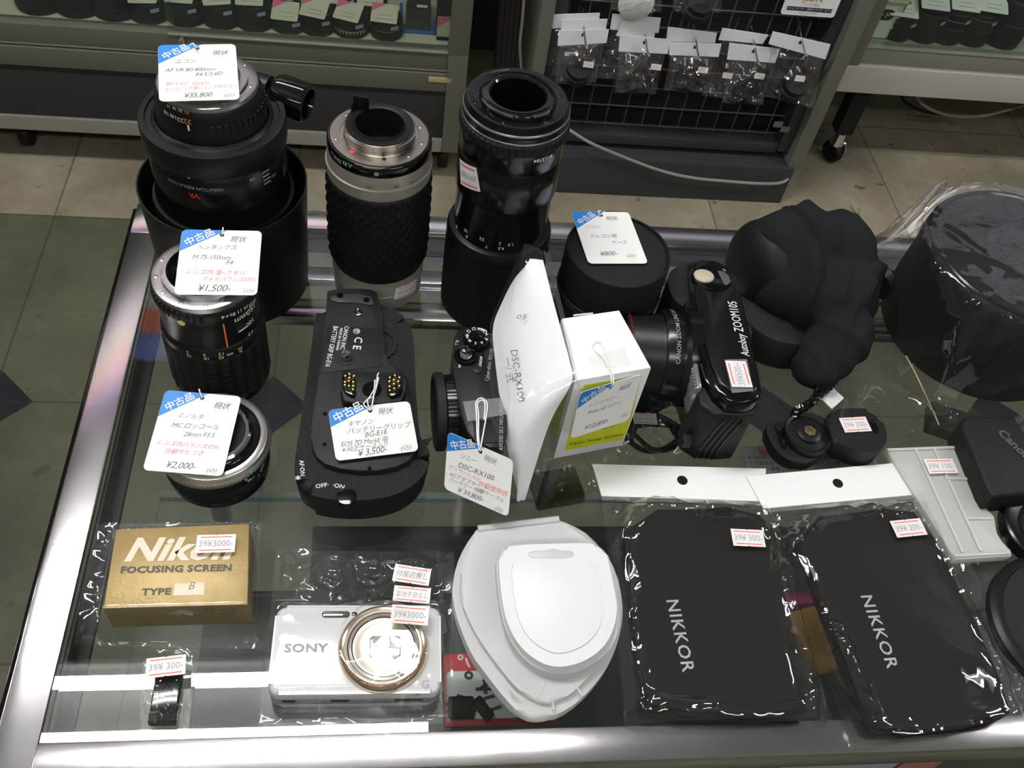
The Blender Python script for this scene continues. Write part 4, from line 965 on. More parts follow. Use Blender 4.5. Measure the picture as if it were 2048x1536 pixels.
obj('bayonet', lathe([(.0250, .1855), (.0248, .188), (.0236, .1895), (.0232, .1897), (.0190, .1897), (.0178, .1885), (.0175, .176), (.0182, .170), (.0180, .150), (.0165, .148), (.0162, .135), (0, .133)], 72), 'gloss', L3)
lugs(.0232, .0252, .1888, .1900, [(198, 262), (285, 330), (60, 120)], 'satin', L3)
lugs(.02505, .0254, .1889, .1903, [(200, 258), (288, 318), (100, 130)], 'steelring', L3, 'worn_edge', 'bare metal worn edge')
screws(L3, .0285, .1863, (-55, -112, 168, 196, 10), 'satin', .0012)
barrel_text(L3, c, .0355, [('8113784', 1087, 318, .0042, 'wht')])
barrel_text(L3, c, .0383, [('22', 964, 478, .0038, 'wht'), ('7', 973, 493, .0036, 'wht'), ('2', 1000, 487, .0038, 'wht'), ('6.5', 1002, 497, .0036, 'wht'), ('1.9', 1021, 489, .0036, 'wht'), ('25', 932, 461, .0036, 'wht'), ('8', 934, 473, .0036, 'wht'), ('8', 914, 453, .0036, 'wht')])
curved_sticker(L3, c, .0353, 936, 352, '39¥10000-', tilt=.3, w=.020, h=.018)
obj('release_pin', lathe([(0, 0), (.0016, 0), (.0016, -.001)], 14), 'gloss', L3, T=(lambda a, z: Matrix.Rotation(a, 4, 'Z') @ Matrix.Translation((.0352, 0, z)) @ Matrix.Rotation(pi/2, 4, 'Y'))(*on_cyl(1008, 278, c, .0350)))

# ------------------------------------------------------------------ round case
c = (.1640, .4800)
CS = empty('lens_case', 'round black ribbed nylon zip case with a price tag on its lid', 'case', W3(c))
obj('case_body', lathe([(0, 0), (.0355, 0), (.0375, .003), (.0378, .02), (.0380, .046), (.0372, .048), (.0372, .050), (.0382, .052), (.0382, .078), (.0376, .0825), (.0362, .0835), (.0340, .0845), (.0300, .0853), (0, .0860)], 96), 'nylon', CS)
obj('piping', lathe([(.0370, .0822), (.0378, .0828), (.0381, .0842), (.0375, .0856), (.0364, .0852), (.0364, .083)], 96), 'cloth', CS)
obj('zip', lathe([(.0374, .0462), (.0388, .0470), (.0388, .0478), (.0382, .0482), (.0382, .0498), (.0388, .0502), (.0388, .0510), (.0374, .0518)], 180, fn=lambda k, i: (.0005 if k % 2 and 1 < i < 6 else 0)), 'dull', CS, label='double row zip')
p = at(1222, 425, .075)-Vector(W3(c)); obj('pull_loop', box(.016, .003, .014, (p.x, .0385, .080), .001), 'cloth', CS)

# ------------------------------------------------------------------ Pentax style zoom
c = (-.1150, .4290)
L4 = empty('camera_lens', 'black 75-150 mm zoom with steel mount ring and red index line, below the hooded lens', 'lens', W3(c))
obj('front_rim', lathe([(.029, 0), (.0322, 0), (.0330, .001), (.0330, .006), (.0326, .007)], 96), 'satin', L4)
obj('grip_ring', lathe([(.0318, .0065)]+[(.0328, .0075+.0018*k) for k in range(25)]+[(.0318, .0525)], 216, fn=lambda k, i: (.0010 if (k % 9 < 6 and i % 3 < 2 and 0 < i < 25) else 0)), 'rubber', L4, label='grip of small raised blocks')
obj('distance_ring', lathe([(.0324, .0515), (.0328, .052), (.0328, .0595), (.0320, .0605), (.0316, .061)], 96), 'black', L4)
obj('main_barrel', lathe([(.0314, .060), (.0314, .0835), (.0318, .084)], 96), 'black', L4)
obj('aperture_ring', lathe([(.0316, .0835), (.0322, .0845), (.0322, .087), (.0326, .0878), (.0326, .093), (.0322, .0945), (.0318, .0950)], 216, fn=lambda k, i: (.0007 if (k % 4 < 2 and 150 < k < 165+0*i and 2 < i < 6) or (k % 4 < 2 and 108 < k < 160 and 2 < i < 6) else 0)), 'black', L4)
obj('mount_flange', lathe([(.0316, .0945), (.0319, .0965), (.0317, .0989), (.0310, .0993), (.0262, .0993), (.0245, .0990), (.0240, .1005), (.0238, .1030), (.0222, .1032), (.0216, .1000), (.0205, .0950), (.0200, .0850), (0, .083)], 96), 'steelring', L4, label='steel bayonet mount ring')
obj('inner_baffle', lathe([(.0214, .0985), (.0200, .0970), (.0182, .0960), (.0176, .088), (0, .087)], 72), 'satin', L4)
lugs(.0230, .0252, .1010, .1026, [(195, 250), (300, 345), (70, 120)], 'steelring', L4)
p = at(343, 550, .100)-Vector(W3(c)); obj('aperture_lever', tf(box(.009, .0012, .006, (0, 0, 0), .0003), TR(p.x+.004, p.y+.002, .0985, -1.1)), 'dull', L4)
screws(L4, .0285, .0995, (-80, -110, 190, 160, -140), 'steelring', .0013)
barrel_text(L4, c, .0328, [('4', 446, 634, .0044, 'wht'), ('5.6', 458, 631, .0036, 'wht'), ('8', 468, 628, .0042, 'wht'), ('11', 479, 622, .0042, 'wht'), ('16', 491, 615, .0042, 'wht'), ('22', 501, 609, .0040, 'wht'), ('32', 508, 602, .0036, 'wht')])
barrel_text(L4, c, .0316, [('150mm', 492, 628, .0066, 'wht'), ('100', 499, 645, .0055, 'wht'), ('75', 501, 667, .0055, 'wht')])
barrel_text(L4, c, .0330, [('3', 376, 704, .0040, 'yellow'), ('10', 378, 711, .0036, 'wht'), ('5', 409, 710, .0042, 'yellow'), ('18', 413, 717, .0036, 'wht'), ('15', 442, 708, .0044, 'yellow'), ('45', 443, 715, .0038, 'wht'), ('∞', 460, 708, .0050, 'wht'), ('m', 480, 696, .0046, 'yellow'), ('ft', 481, 702, .0040, 'wht')])
a0, z0 = on_cyl(447, 648, c, .0316); a1, z1 = on_cyl(455, 695, c, .0316)
obj('index_line', tf(box(.0004, .0009, abs(z0-z1)), Matrix.Rotation((a0+a1)/2, 4, 'Z') @ Matrix.Translation((.0316, 0, (z0+z1)/2))), 'orange', L4, label='red orange index line')
for (u0, v0, u1, v1) in ((477, 664, 492, 654), (481, 684, 495, 677)):
    a0, z0 = on_cyl(u0, v0, c, .0316); a1, z1 = on_cyl(u1, v1, c, .0316)
    obj('focal_mark', tube([(.0317*cos(a0+(a1-a0)*k/6), .0317*sin(a0+(a1-a0)*k/6), z0+(z1-z0)*k/6) for k in range(7)], .0004, 5, sub=1), 'wht', L4)
dot(L4, c, .0320, 363, 645, .0026, 'yellow', 'index_stud')

# ------------------------------------------------------------------ Minolta style wide lens
c = (-.1070, .3476)
L5 = empty('camera_lens', 'short black wide lens', 'lens', W3(c))
L5['label'] = 'short black wide lens with knurled silver ring, in front of the 75-150 zoom'
obj('front_rim', lathe([(.029, 0), (.0308, 0), (.0317, .001), (.0317, .0065), (.0308, .0075), (.0302, .009)], 96), 'gloss', L5)
obj('grip_ring', lathe([(.0305, .0085), (.0322, .0095), (.0326, .011), (.0326, .016), (.0322, .0175)], 180, fn=lambda k, i: (.0006 if k % 4 < 2 and 0 < i < 4 else 0)), 'rubber', L5)
obj('scale_ring', lathe([(.0322, .0172), (.0324, .018), (.0324, .0235), (.0328, .0245), (.0330, .0290)], 96), 'black', L5)
obj('aperture_ring', lathe([(.0330, .0285), (.0346, .0290), (.0350, .0297), (.0350, .0325), (.0346, .0333), (.0340, .0345), (.0338, .0364), (.0330, .0372), (.0296, .0376), (.0290, .0370)], 240, fn=lambda k, i: (.0005 if k % 3 and 1 <= i <= 3 else 0)), 'silver', L5, label='knurled silver aperture ring')
obj('mount_ring', lathe([(.0290, .0370), (.0285, .0362), (.0250, .0360), (.0245, .0372), (.0240, .0372)], 96), 'gloss', L5)
obj('chrome_collar', lathe([(.0242, .0365), (.0238, .0400), (.0225, .0412), (.0205, .0412), (.0198, .0400)], 96), 'chrome', L5, label='chrome rear collar')
obj('rear_glass', lathe([(.0200, .0402), (.0150, .0385), (0, .0378)], 72), 'greyplastic', L5)
barrel_text(L5, c, .0331, [('16', 415, 973, .0034, 'wht'), ('11', 431, 973, .0034, 'wht'), ('8', 446, 971, .0034, 'wht'), ('4', 462, 968, .0034, 'wht'), ('22', 505, 956, .0034, 'green'), ('28', 498, 960, .003, 'wht'), ('28', 438, 962, .003, 'wht'), ('f', 517, 950, .0034, 'yellow'), ('16', 522, 940, .003, 'wht'), ('5.6', 525, 932, .003, 'wht')])
obj('index_triangle', tf(lathe([(0, .0002), (.0013, .0002)], 3), (lambda a, z: Matrix.Rotation(a, 4, 'Z') @ Matrix.Translation((.0331, 0, z)) @ Matrix.Rotation(pi/2, 4, 'Y'))(*on_cyl(492, 959, c, .0331))), 'wht', L5)

# ------------------------------------------------------------------ tags of the standing things
H_ = .0040
price_tag('price tag marked 35,800 yen on the mount of the hooded telephoto', at(316, 90, .188), at(471, 88, .188), at(318, 203, .1815),
    [('現状', .68, .80, .0058, 0), ('ニコン', .2, .66, .005, 0), ('AF VR 80-400mm', .08, .51, .005, 0), ('F4.5-5.6D', .46, .42, .005, 0), ('鏡パネに ねばり', .08, .27, .0042, 1), ('ズームリング重い.レンズ内ホコリ', .06, .17, .004, 1), ('¥35,800', .3, .05, .0062, 0), ('(込)', .8, .05, .0045, 0)],
    [[at(391, 93, .192), at(386, 87, .192), at(379, 90, .190)]])
price_tag('price tag marked 1,500 yen on the 75-150 zoom', at(364, 459, .114), at(524, 462, .114), at(348, 589, .1045),
    [('現状', .6, .82, .0056, 0), ('ペンタックス', .2, .69, .0046, 0), ('M 75-150mm', .16, .54, .005, 0), ('F4', .58, .46, .005, 0), ('レンズ内 薄~クモリ', .1, .31, .0046, 1), ('フォトバランス切れ', .3, .21, .0042, 1), ('¥1,500-', .26, .05, .0075, 0), ('(込)', .82, .04, .0045, 0)],
    [[at(445, 466, .116), at(446, 455, .117)]])
price_tag('price tag marked 2,000 yen on the short silver ringed lens', at(331, 780, .050), at(483, 793, .050), at(285, 940, .0415),
    [('現状', .66, .82, .0060, 0), ('ミノルタ', .24, .67, .0046, 0), ('MC ロッコール', .2, .54, .0050, 0), ('28mm F3.5', .38, .44, .005, 0), ('レンズ内バランス切れ', .08, .32, .0044, 1), ('外観サビつき', .2, .22, .0046, 1), ('¥2,000-', .26, .05, .0070, 0), ('(込)', .78, .04, .0045, 0)],
    [[at(400, 785, .053), at(398, 778, .054)]])
price_tag('price tag marked 800 yen on the round nylon case', at(1142, 423, .0905), at(1257, 424, .0905), at(1177, 527, .0875),
    [('現状', .55, .83, .0056, 0), ('ソニー', .16, .67, .0048, 0), ('テレコン用', .16, .48, .0052, 0), ('ケース', .5, .37, .005, 0), ('¥800-', .24, .14, .0070, 0), ('(込)', .68, .12, .005, 0)],
    [[at(1199, 428, .093), at(1196, 423, .094), at(1201, 422, .092)]])

# ------------------------------------------------------------------ battery grip
BG = empty('battery_grip', 'black battery grip lying with its gold contacts up, price tag tied on', 'battery grip', (0, 0, GLASS))
def pp(pts, h): return px_poly(pts, h)
body = smooth_poly(pp([(639, 616), (630, 638), (622, 709), (609, 800), (591, 914), (588, 950), (596, 983), (638, 1000), (716, 1006), (788, 996), (837, 968), (861, 931), (858, 901), (840, 882), (836, 840), (830, 768), (829, 686), (819, 647), (801, 631), (768, 613), (700, 604)], .028), 2)
obj('grip_body', poly_prism(body, .0, .030, .009, 5, -.05), 'leather', BG, label='grained rubber grip body')
plate = smooth_poly(pp([(654, 589), (656, 579), (744, 578), (756, 588), (767, 647), (766, 730), (812, 742), (816, 797), (834, 865), (838, 898), (810, 931), (740, 945), (657, 935), (625, 908), (621, 865), (639, 748), (650, 660)], .034), 1)
obj('top_plate', poly_prism(plate, .026, .0345, .0012, 2), 'greyplastic', BG, label='dark grey mating plate')
rim = smooth_poly(pp([(657, 596), (660, 584), (738, 583), (748, 592), (757, 640), (752, 611), (660, 600)], .036), 1)
obj('plate_panel', poly_prism(pp([(655, 655), (766, 655), (765, 732), (640, 746)], .035), .0345, .0349, .0003), 'dull', BG)
obj('upper_recess', poly_prism(smooth_poly(pp([(661, 588), (738, 586), (751, 612), (720, 604), (662, 603)], .036), 1), .0345, .0356, .0003), mat('lighter grey plastic', (.045, .048, .052), .45), BG)
for (u, v) in ((680, 590), (733, 599)):
    p = at(u, v, .0362); obj('guide_hole', lathe([(0, .0362), (.0022, .0362), (.0024, .0358), (.0024, .0340)], 20, (p.x, p.y, 0)), 'gloss', BG)
p = at(716, 625, .036); obj('locating_pin', lathe([(0, .0405), (.0008, .0402), (.0018, .037), (.0028, .0362), (.003, .0345)], 20, (p.x, p.y, 0)), 'chrome', BG)
p = at(692, 713, .036); obj('mounting_screw', lathe([(0, .040), (.0028, .0398), (.0036, .0385), (.0036, .0345)], 24, (p.x, p.y, 0)), 'chrome', BG)
obj('screw_well', lathe([(.0038, .0351), (.0072, .0352), (.0072, .0349)], 32, (p.x, p.y, 0)), 'greyplastic', BG)
p = at(779, 690, .03); obj('control_dial', tf(knurl_rows(.0145, -.002, .003, 3, 80, .0006, 'rib'), TR(p.x-.0095, p.y, .0285)), 'rubber', BG)
blk = smooth_poly(pp([(682, 742), (690, 737), (806, 745), (813, 752), (810, 790), (800, 806), (690, 806), (681, 790)], .043), 1)
obj('connector_block', poly_prism(blk, .030, .0425, .0015, 2), 'greyplastic', BG, label='raised connector block')
p = at(744, 778, .043); obj('tripod_hole', lathe([(.0040, .0430), (.0062, .0430), (.0066, .0424), (.0030, .0429), (0, .0427)], 32, (p.x, p.y, 0)), 'gloss', BG)
for pad, pins in (([(684, 745), (709, 745), (712, 785), (706, 792), (684, 778)], [(691, 752), (699, 748), (708, 752), (690, 764), (698, 762), (707, 764), (698, 772), (707, 772), (699, 756), (706, 779), (690, 770)]),
                  ([(778, 748), (800, 750), (806, 775), (800, 788), (775, 793), (774, 760)], [(780, 755), (790, 751), (799, 755), (779, 763), (788, 760), (799, 772), (779, 773), (788, 768), (780, 781), (789, 777), (797, 763)])):
    pd = obj('contact_pad', poly_prism(smooth_poly(pp(pad, .046), 1), .042, .0455, .0008), 'gloss', BG)
    for (u, v) in pins:
        q = at(u, v, .0465); obj('gold_contact', lathe([(0, .0475), (.0008, .0472), (.0011, .0462), (.0011, .0452)], 12, (q.x, q.y, 0)), 'brass', pd)
def ltext(parent, s, u, v, h, size, ang, m='wht', align='CENTER', bold=.00004, shear=0, spacing=1.0, name='lettering', sx=1, fit=None):
    p = at(u, v, h); b = text_bm(s, size, align, bold, shear=shear, spacing=spacing)
    if fit: xs = [q.co.x for q in b.verts]; sx = fit/(max(xs)-min(xs))
    return obj(name, b, m, parent, world=True, T=Matrix.Translation(p+Vector((0, 0, .0002))) @ Matrix.Rotation(ang, 4, 'Z') @ Matrix.Diagonal((sx, 1, 1, 1)), smooth=False)
dn = radians(-96)
ltext(BG, 'BATTERY GRIP BG-E16', 659, 692, .035, .0048, dn, sx=.78)
ltext(BG, 'CANON INC.', 685, 676, .035, .0044, dn, sx=.85); ltext(BG, 'MADE IN TAIWAN', 676, 678, .035, .0028, dn, sx=.9)
ltext(BG, '⑩', 713, 667, .035, .0056, 0); ltext(BG, 'C E', 708, 686, .035, .0078, dn, bold=.0001)
ltext(BG, 'AF·ON', 600, 937, .030, .0040, radians(-82)); ltext(BG, '*', 595, 966, .030, .0075, 0, bold=.0001); ltext(BG, 'OFF·', 645, 975, .030, .0042, .18); ltext(BG, '·ON', 676, 976, .030, .0042, -.22)
for (u, v) in ((650, 826), (649, 887), (739, 935)):
    p = at(u, v, .0355); obj('screw', lathe([(0, .0352), (.0012, .0352), (.0014, .0345)], 14, (p.x, p.y, 0)), 'gloss', BG)
p = at(700, 985, .03); obj('power_switch', tf(lathe([(0, .004), (.006, .003), (.007, 0)], 24), TR(p.x-.002, p.y-.003, .028)), 'gloss', BG)
price_tag('price tag marked 3,500 yen tied to the battery grip', at(656, 820, .0485), at(819, 802, .0485), at(672, 922, .0375),
    [('現状', .58, .80, .0052, 0), ('キヤノン', .2, .63, .0044, 0), ('バッテリーグリップ', .18, .49, .0048, 0), ('BG-E16', .38, .38, .0050, 0), ('EOS 7D MarkII 用', .08, .26, .0044, 0), ('※ 純正ケース入り', .08, .15, .0040, 0), ('¥ 3,500-', .26, .03, .0062, 0), ('(込)', .78, .05, .0045, 0)],
    [[at(735, 800, .052), at(748, 790, .050), at(757, 755, .047)], [at(730, 812, .050), at(728, 806, .051), at(740, 793, .051), at(752, 770, .048), at(755, 750, .047), at(758, 746, .046)], [at(745, 806, .052), at(748, 785, .051), at(750, 760, .049)]])

# ------------------------------------------------------------------ compact camera standing on its base
RX = empty('compact_camera', 'small black compact camera standing upright, lens to the left, dials on top', 'camera', (0, 0, GLASS))
top = smooth_poly(px_poly([(913, 657), (928, 652), (970, 660), (981, 680), (1005, 780), (1015, 830), (1014, 885), (999, 898), (948, 887), (926, 845), (908, 752), (903, 700)], .058), 2)
obj('camera_body', poly_prism(top, .001, .0575, .0018, 3), 'black', RX)
plt = px_poly([(964, 684), (982, 688), (1013, 820), (1011, 884), (998, 890), (985, 800)], .0578)
obj('rear_plate', poly_prism(plt, .0570, .0579, .0002), 'dull', RX)
p = at(954, 672, .063); dl = obj('mode_dial', lathe([(0, .0625), (.0080, .0625), (.0088, .0630), (.0092, .0625), (.0092, .0580)], 60, (p.x, p.y, 0), fn=lambda k, i: (-.0003 if k % 2 and i >= 3 else 0)), 'gloss', RX)
for k, (s, m) in enumerate((('P', 'wht'), ('A', 'wht'), ('S', 'wht'), ('M', 'wht'), ('MR', 'wht'), ('▢', 'wht'), ('□', 'wht'), ('iA', 'green'), ('SCN', 'wht'))):
    a = radians(-25-38*k); obj('dial_mark', text_bm(s, .0030, 'CENTER', .00003), m, dl, T=TR(p.x+.0066*cos(a), p.y+.0066*sin(a), .0631, a-pi/2) @ TR(0, -.001, 0), smooth=False)
p = at(931, 709, .060); obj('zoom_lever', lathe([(.0055, .0605), (.0072, .0605), (.0076, .0600), (.0076, .0575)], 40, (p.x, p.y, 0)), 'gloss', RX); obj('shutter_button', lathe([(0, .0618), (.0040, .0615), (.0048, .0605), (.0050, .0575)], 36, (p.x, p.y, 0)), 'chrome', RX)
p = at(955, 739, .058); obj('power_button', lathe([(0, .0586), (.0026, .0586), (.0032, .0582), (.0034, .0575)], 32, (p.x, p.y, 0)), 'greyplastic', RX)
ln_c = Vector((.0375, .3735, .031))
LA = Matrix.Translation(ln_c) @ Matrix.Rotation(radians(4), 4, 'Z') @ Matrix.Rotation(-pi/2, 4, 'Y')
lr = obj('lens_ring', tf(lathe([(.0235, -.022), (.0235, -.010), (.0245, -.0095), (.0245, -.003), (.0240, -.002)], 120, fn=lambda k, i: (.0004 if k % 3 == 0 and 2 <= i <= 3 else 0)), LA), 'satin', RX)
obj('filter_ring', tf(lathe([(.0240, -.002), (.0262, -.0015), (.0264, .0035), (.0255, .0045), (.0235, .0045), (.0225, .003), (.018, .0015), (0, .001)], 120, fn=lambda k, i: (.0004 if k % 2 and 1 <= i <= 2 else 0)), LA), 'dull', RX)
ltext(RX, 'ON/OFF', 964, 724, .058, .0026, radians(80)); ltext(RX, 'Cyber-shot  RX100', 982, 730, .0581, .0036, radians(80), 'dimwht'); ltext(RX, 'AVCHD 20.2 MEGA PIXELS', 1006, 850, .0581, .0034, radians(86), 'dimwht')
ltext(RX, 'W', 922, 733, .058, .0026, radians(80)); ltext(RX, 'T Q', 916, 686, .058, .0026, radians(80))
bt = wrap(text_bm('Vario-Sonnar', .0038, 'CENTER', .00002), .0237, 0, 0, False); obj('lens_lettering', bt, 'wht', lr, T=LA @ Matrix.Translation((0, 0, -.0145)) @ Matrix.Rotation(radians(8), 4, 'Z'), smooth=False)
obj('flash_cover', poly_prism(px_poly([(946, 842), (983, 838), (1000, 884), (950, 886)], .0583), .0570, .0583, .0003), 'greyplastic', RX)
obj('tape_strip', poly_prism(px_poly([(926, 803), (1003, 795), (1014, 828), (935, 842)], .0605), .0603, .0605), 'tape', RX, smooth=False)
price_tag('price tag marked 39,800 yen hanging from the compact camera', at(896, 863, .066), at(1027, 921, .060), at(888, 977, .034),
    [('現状', .55, .80, .0054, 0), ('ソニー', .2, .66, .0046, 0), ('DSC-RX100', .18, .48, .0062, 0), ('センサーにカビ', .04, .40, .0040, 1), ('外観使用感', .5, .32, .0052, 1), ('ACアダプター', .06, .27, .0042, 0), ('バッテリー 付属', .06, .18, .0040, 0), ('USBケーブル', .48, .22, .0042, 0), ('¥ 39,800-', .2, .05, .0060, 0), ('(込)', .78, .03, .0045, 0)],
    [[at(955, 880, .064), at(953, 830, .0625), at(952, 805, .0625), at(962, 796, .0625), at(974, 806, .0625), at(972, 835, .0625), at(963, 885, .064), at(961, 897, .062)], [at(957, 870, .064), at(957, 830, .0632), at(955, 808, .0632), at(963, 800, .0632), at(970, 808, .0632), at(968, 840, .063)]])

# ------------------------------------------------------------------ white folder of papers in a clear sleeve
EV = empty('paper_sleeve', 'curved white paper in a clear plastic sleeve leaning on the white box', 'document sleeve', (0, 0, GLASS))
Lc = [(1062, 522, .094), (1030, 556, .082), (1004, 605, .070), (986, 655, .062), (990, 720, .060), (1000, 800, .057), (1012, 880, .047), (1024, 940, .030), (1040, 1003, .006)]
Rc = [(1086, 520, .0975), (1094, 552, .0975), (1104, 592, .0970), (1117, 640, .0965), (1128, 680, .0960), (1139, 722, .0955), (1143, 765, .0900), (1098, 850, .062), (1050, 1000, .010)]
def ruled(Lc, Rc, nu, nv, bulge, off=0, sd=0, wr=0):
    Lp = [at(*q) for q in Lc]; Rp = [at(*q) for q in Rc]; n = len(Lp)
    def cr(P, t):
        x = t*(n-1); i = min(n-2, int(x)); f = x-i; p0 = P[max(0, i-1)]; p1 = P[i]; p2 = P[i+1]; p3 = P[min(n-1, i+2)]
        return .5*((2*p1)+(p2-p0)*f+(2*p0-5*p1+4*p2-p3)*f*f+(3*p1-p0-3*p2+p3)*f**3)
    cf = creases(sd, 30, wr, .1) if wr else (lambda s, t: 0)
    bm = bmesh.new(); V = []
    for j in range(nv+1):
        row = []
        for i in range(nu+1):
            s, t = i/nu, j/nv; a, b = cr(Lp, t), cr(Rp, t); p = a*(1-s)+b*s
            nrm = Vector((-.75, -.35, .55)); p = p+nrm*(bulge*sin(pi*s)+off+cf(s, t)); row.append(bm.verts.new(p))
        V.append(row)
    for j in range(nv):
        for i in range(nu): bm.faces.new((V[j][i], V[j][i+1], V[j+1][i+1], V[j+1][i]))
    bmesh.ops.recalc_face_normals(bm, faces=bm.faces); return bm
obj('paper', ruled(Lc, Rc, 24, 60, .006), 'boxwhite', EV, world=True)
Ls = [(1052, 484, .1), (1024, 545, .084), (1000, 600, .072), (982, 655, .063), (988, 720, .061), (998, 800, .058), (1010, 880, .048), (1020, 945, .028), (1044, 1030, .002)]
Rs = [(1086, 500, .099), (1097, 545, .098), (1107, 590, .0975), (1122, 640, .097), (1134, 680, .0965), (1147, 722, .096), (1153, 768, .092), (1112, 880, .058), (1066, 1036, .004)]
obj('clear_sleeve', ruled(Ls, Rs, 40, 90, .007, .0012, 5, .0012), 'filmsoft', EV, world=True)
sk = [at(1086, 500, .099), at(1107, 590, .0978), at(1134, 680, .0968), at(1153, 768, .0925)]
fo = [at(1092, 502, .085), at(1112, 592, .086), at(1137, 690, .088), at(1154, 775, .088)]
bm = bmesh.new(); a_ = [bm.verts.new(p) for p in sk]; b_ = [bm.verts.new(p+Vector((.004, 0, -.004))) for p in fo]
for i in range(3): bm.faces.new((a_[i], a_[i+1], b_[i+1], b_[i]))
obj('sleeve_spine', bm, 'filmedge', EV, world=True)
def pen(parent, s, u, v, h, size, ang, m='ink', tilt=None):
    p = at(u, v, h); b = text_bm(s, size, 'LEFT', -.00008, shear=.2)
    nrm = Vector((-.62, -.28, .73)).normalized(); xd = Vector((cos(ang), sin(ang), 0)); xd = (xd-nrm*xd.dot(nrm)).normalized(); yd = nrm.cross(xd)
    T = Matrix(((xd.x, yd.x, nrm.x, p.x), (xd.y, yd.y, nrm.y, p.y), (xd.z, yd.z, nrm.z, p.z), (0, 0, 0, 1)))
    obj('pen_note', b, m, parent, world=True, T=T @ Matrix.Translation((0, 0, .0006)), smooth=False)
pen(EV, 'DSC-RX100', 1022, 700, .080, .0072, radians(-97)); pen(EV, '一/ 式', 1008, 715, .074, .0072, radians(-97)); pen(EV, 'o9', 1032, 636, .085, .007, radians(-30))

# ------------------------------------------------------------------ white carton with yellow print
BX = empty('product_box', 'small white carton with a lime green front, standing beside the paper sleeve', 'box', (0, 0, GLASS))
cor = [at(1150.7, 761, .0895), at(1302.4, 735, .0895), at(1238.8, 620, .0895), at(1122.7, 636.5, .0895)]
obj('carton', poly_prism([(q.x, q.y) for q in cor], .0003, .0895, .0007, 2), 'boxwhite', BX)
a, b = cor[0].copy(), cor[1].copy(); xd = (b-a); wB = xd.length; xd.normalize(); nrm = Vector((xd.y, -xd.x, 0))
def face_T(o, x, n): return Matrix(((x.x, 0, n.x, o.x), (x.y, 0, n.y, o.y), (0, 1, n.z, o.z), (0, 0, 0, 1)))
FT = face_T(Vector((a.x, a.y, GLASS)), xd, nrm)
g = bmesh.new(); k = .0002
obj('lime_panel', poly_prism([(wB*.13, .009), (wB*.985, .009), (wB*.985, .0295+.006), (wB*.90, .083), (wB*.13, .083)], .0001, .0002), 'lime', BX, world=True, T=FT.copy(), smooth=False)
obj('picture_print', join(poly_prism([(wB*.45+.011*cos(t*.3), .0275+.007*sin(t*.3)) for t in range(11)], .0003, .0004)), mat('purple grey print', (.13, .1, .13), .5), BX, world=True, T=FT.copy(), smooth=False)
obj('picture_print', join(poly_prism([(wB*.62+.008*cos(t*.3), .0285+.004*sin(t*.3)) for t in range(11)], .00045, .0005)), mat('tan print', (.45, .25, .1), .5), BX, world=True, T=FT.copy(), smooth=False)
obj('lettering', text_bm('Optic Swap System', .0052, 'CENTER', .00003), 'darkink', BX, world=True, T=FT @ TR(wB*.56, .0145, .0003), smooth=False)
a2, d2 = cor[0].copy(), cor[3].copy(); xd2 = (a2-d2); wD = xd2.length; xd2.normalize(); n2 = Vector((xd2.y, -xd2.x, 0))
FT2 = face_T(Vector((d2.x, d2.y, GLASS)), xd2, n2)
obj('lime_panel', poly_prism([(wD*.15, .010), (wD*.88, .010), (wD*.88, .08), (wD*.15, .08)], .0001, .0002), 'lime', BX, world=True, T=FT2.copy(), smooth=False)
obj('flap_seam', poly_prism([(q.x, q.y) for q in (at(1147, 629, .0897), at(1186, 625, .0897), at(1186, 628, .0897), at(1147, 632, .0897))], .0895, .0898), mat('carton edge', (.6, .6, .6), .6), BX, smooth=False)
obj('pale_label', poly_prism([(q.x, q.y) for q in (at(1175, 715, .0897), at(1248, 695, .0897), at(1262, 727, .0897), at(1228, 735, .0897), at(1185, 733, .0897))], .0895, .08965), mat('pale label', (.72, .73, .73), .35), BX, smooth=False)
tl, tr, bl = at(1161, 785, .087), at(1284, 748, .087), at(1140, 878, .044)
price_tag('price tag marked 12,800 yen hanging down the front of the white carton', tl, tr, bl,
    [('現状', .64, .78, .0056, 0), ('レンズベビー', .18, .62, .0046, 0), ('Twist 60 ボディ', .2, .46, .0048, 0), ('¥12,800-', .2, .12, .0066, 0), ('込)', .82, .14, .005, 0)],
    [[at(1223, 765, .0905), at(1220, 745, .0915), at(1206, 715, .0910), at(1188, 700, .0908), at(1186, 687, .0908), at(1198, 683, .0908), at(1208, 695, .0908), at(1216, 725, .0912), at(1226, 750, .0912), at(1227, 768, .0895)]])
# ------------------------------------------------------------------ zoom compact lying behind the carton
AB = empty('compact_camera', 'large black zoom camera standing on its base, lens to the left, price sticker on top', 'camera', (.2350, .4245, GLASS), radians(-3))
def rb(x0, x1, y0, y1, z0, z1, b=.003): return box2((x0, y0, z0), (x1, y1, z1), b)
bodyp = smooth_poly([(-.020, -.066), (.017, -.066), (.0185, -.050), (.019, .03), (.018, .055), (.008, .067), (-.008, .067), (-.020, .058)], 2)
obj('camera_body', poly_prism(bodyp, .001, .068, .003, 3), 'gloss', AB)
obj('top_strip', poly_prism([(p[0]*.86+.001, p[1]*.93+.003) for p in bodyp], .0675, .0690, .0012, 2), 'satin', AB)
obj('battery_door', poly_prism(smooth_poly([(-.0215, -.0675), (.014, -.0685), (.0195, -.060), (.020, -.045), (-.0215, -.040)], 1), .0008, .0560, .0025, 3), 'greyplastic', AB, label='dark grey end cover with ribs')
for k in range(4):
    x = -.010+.0042*k; obj('cover_rib', tube([(x+.006, -.0690, .052), (x, -.0690, .025), (x-.002, -.0688, .003)], .0005, 5, sub=3), 'gloss', AB)
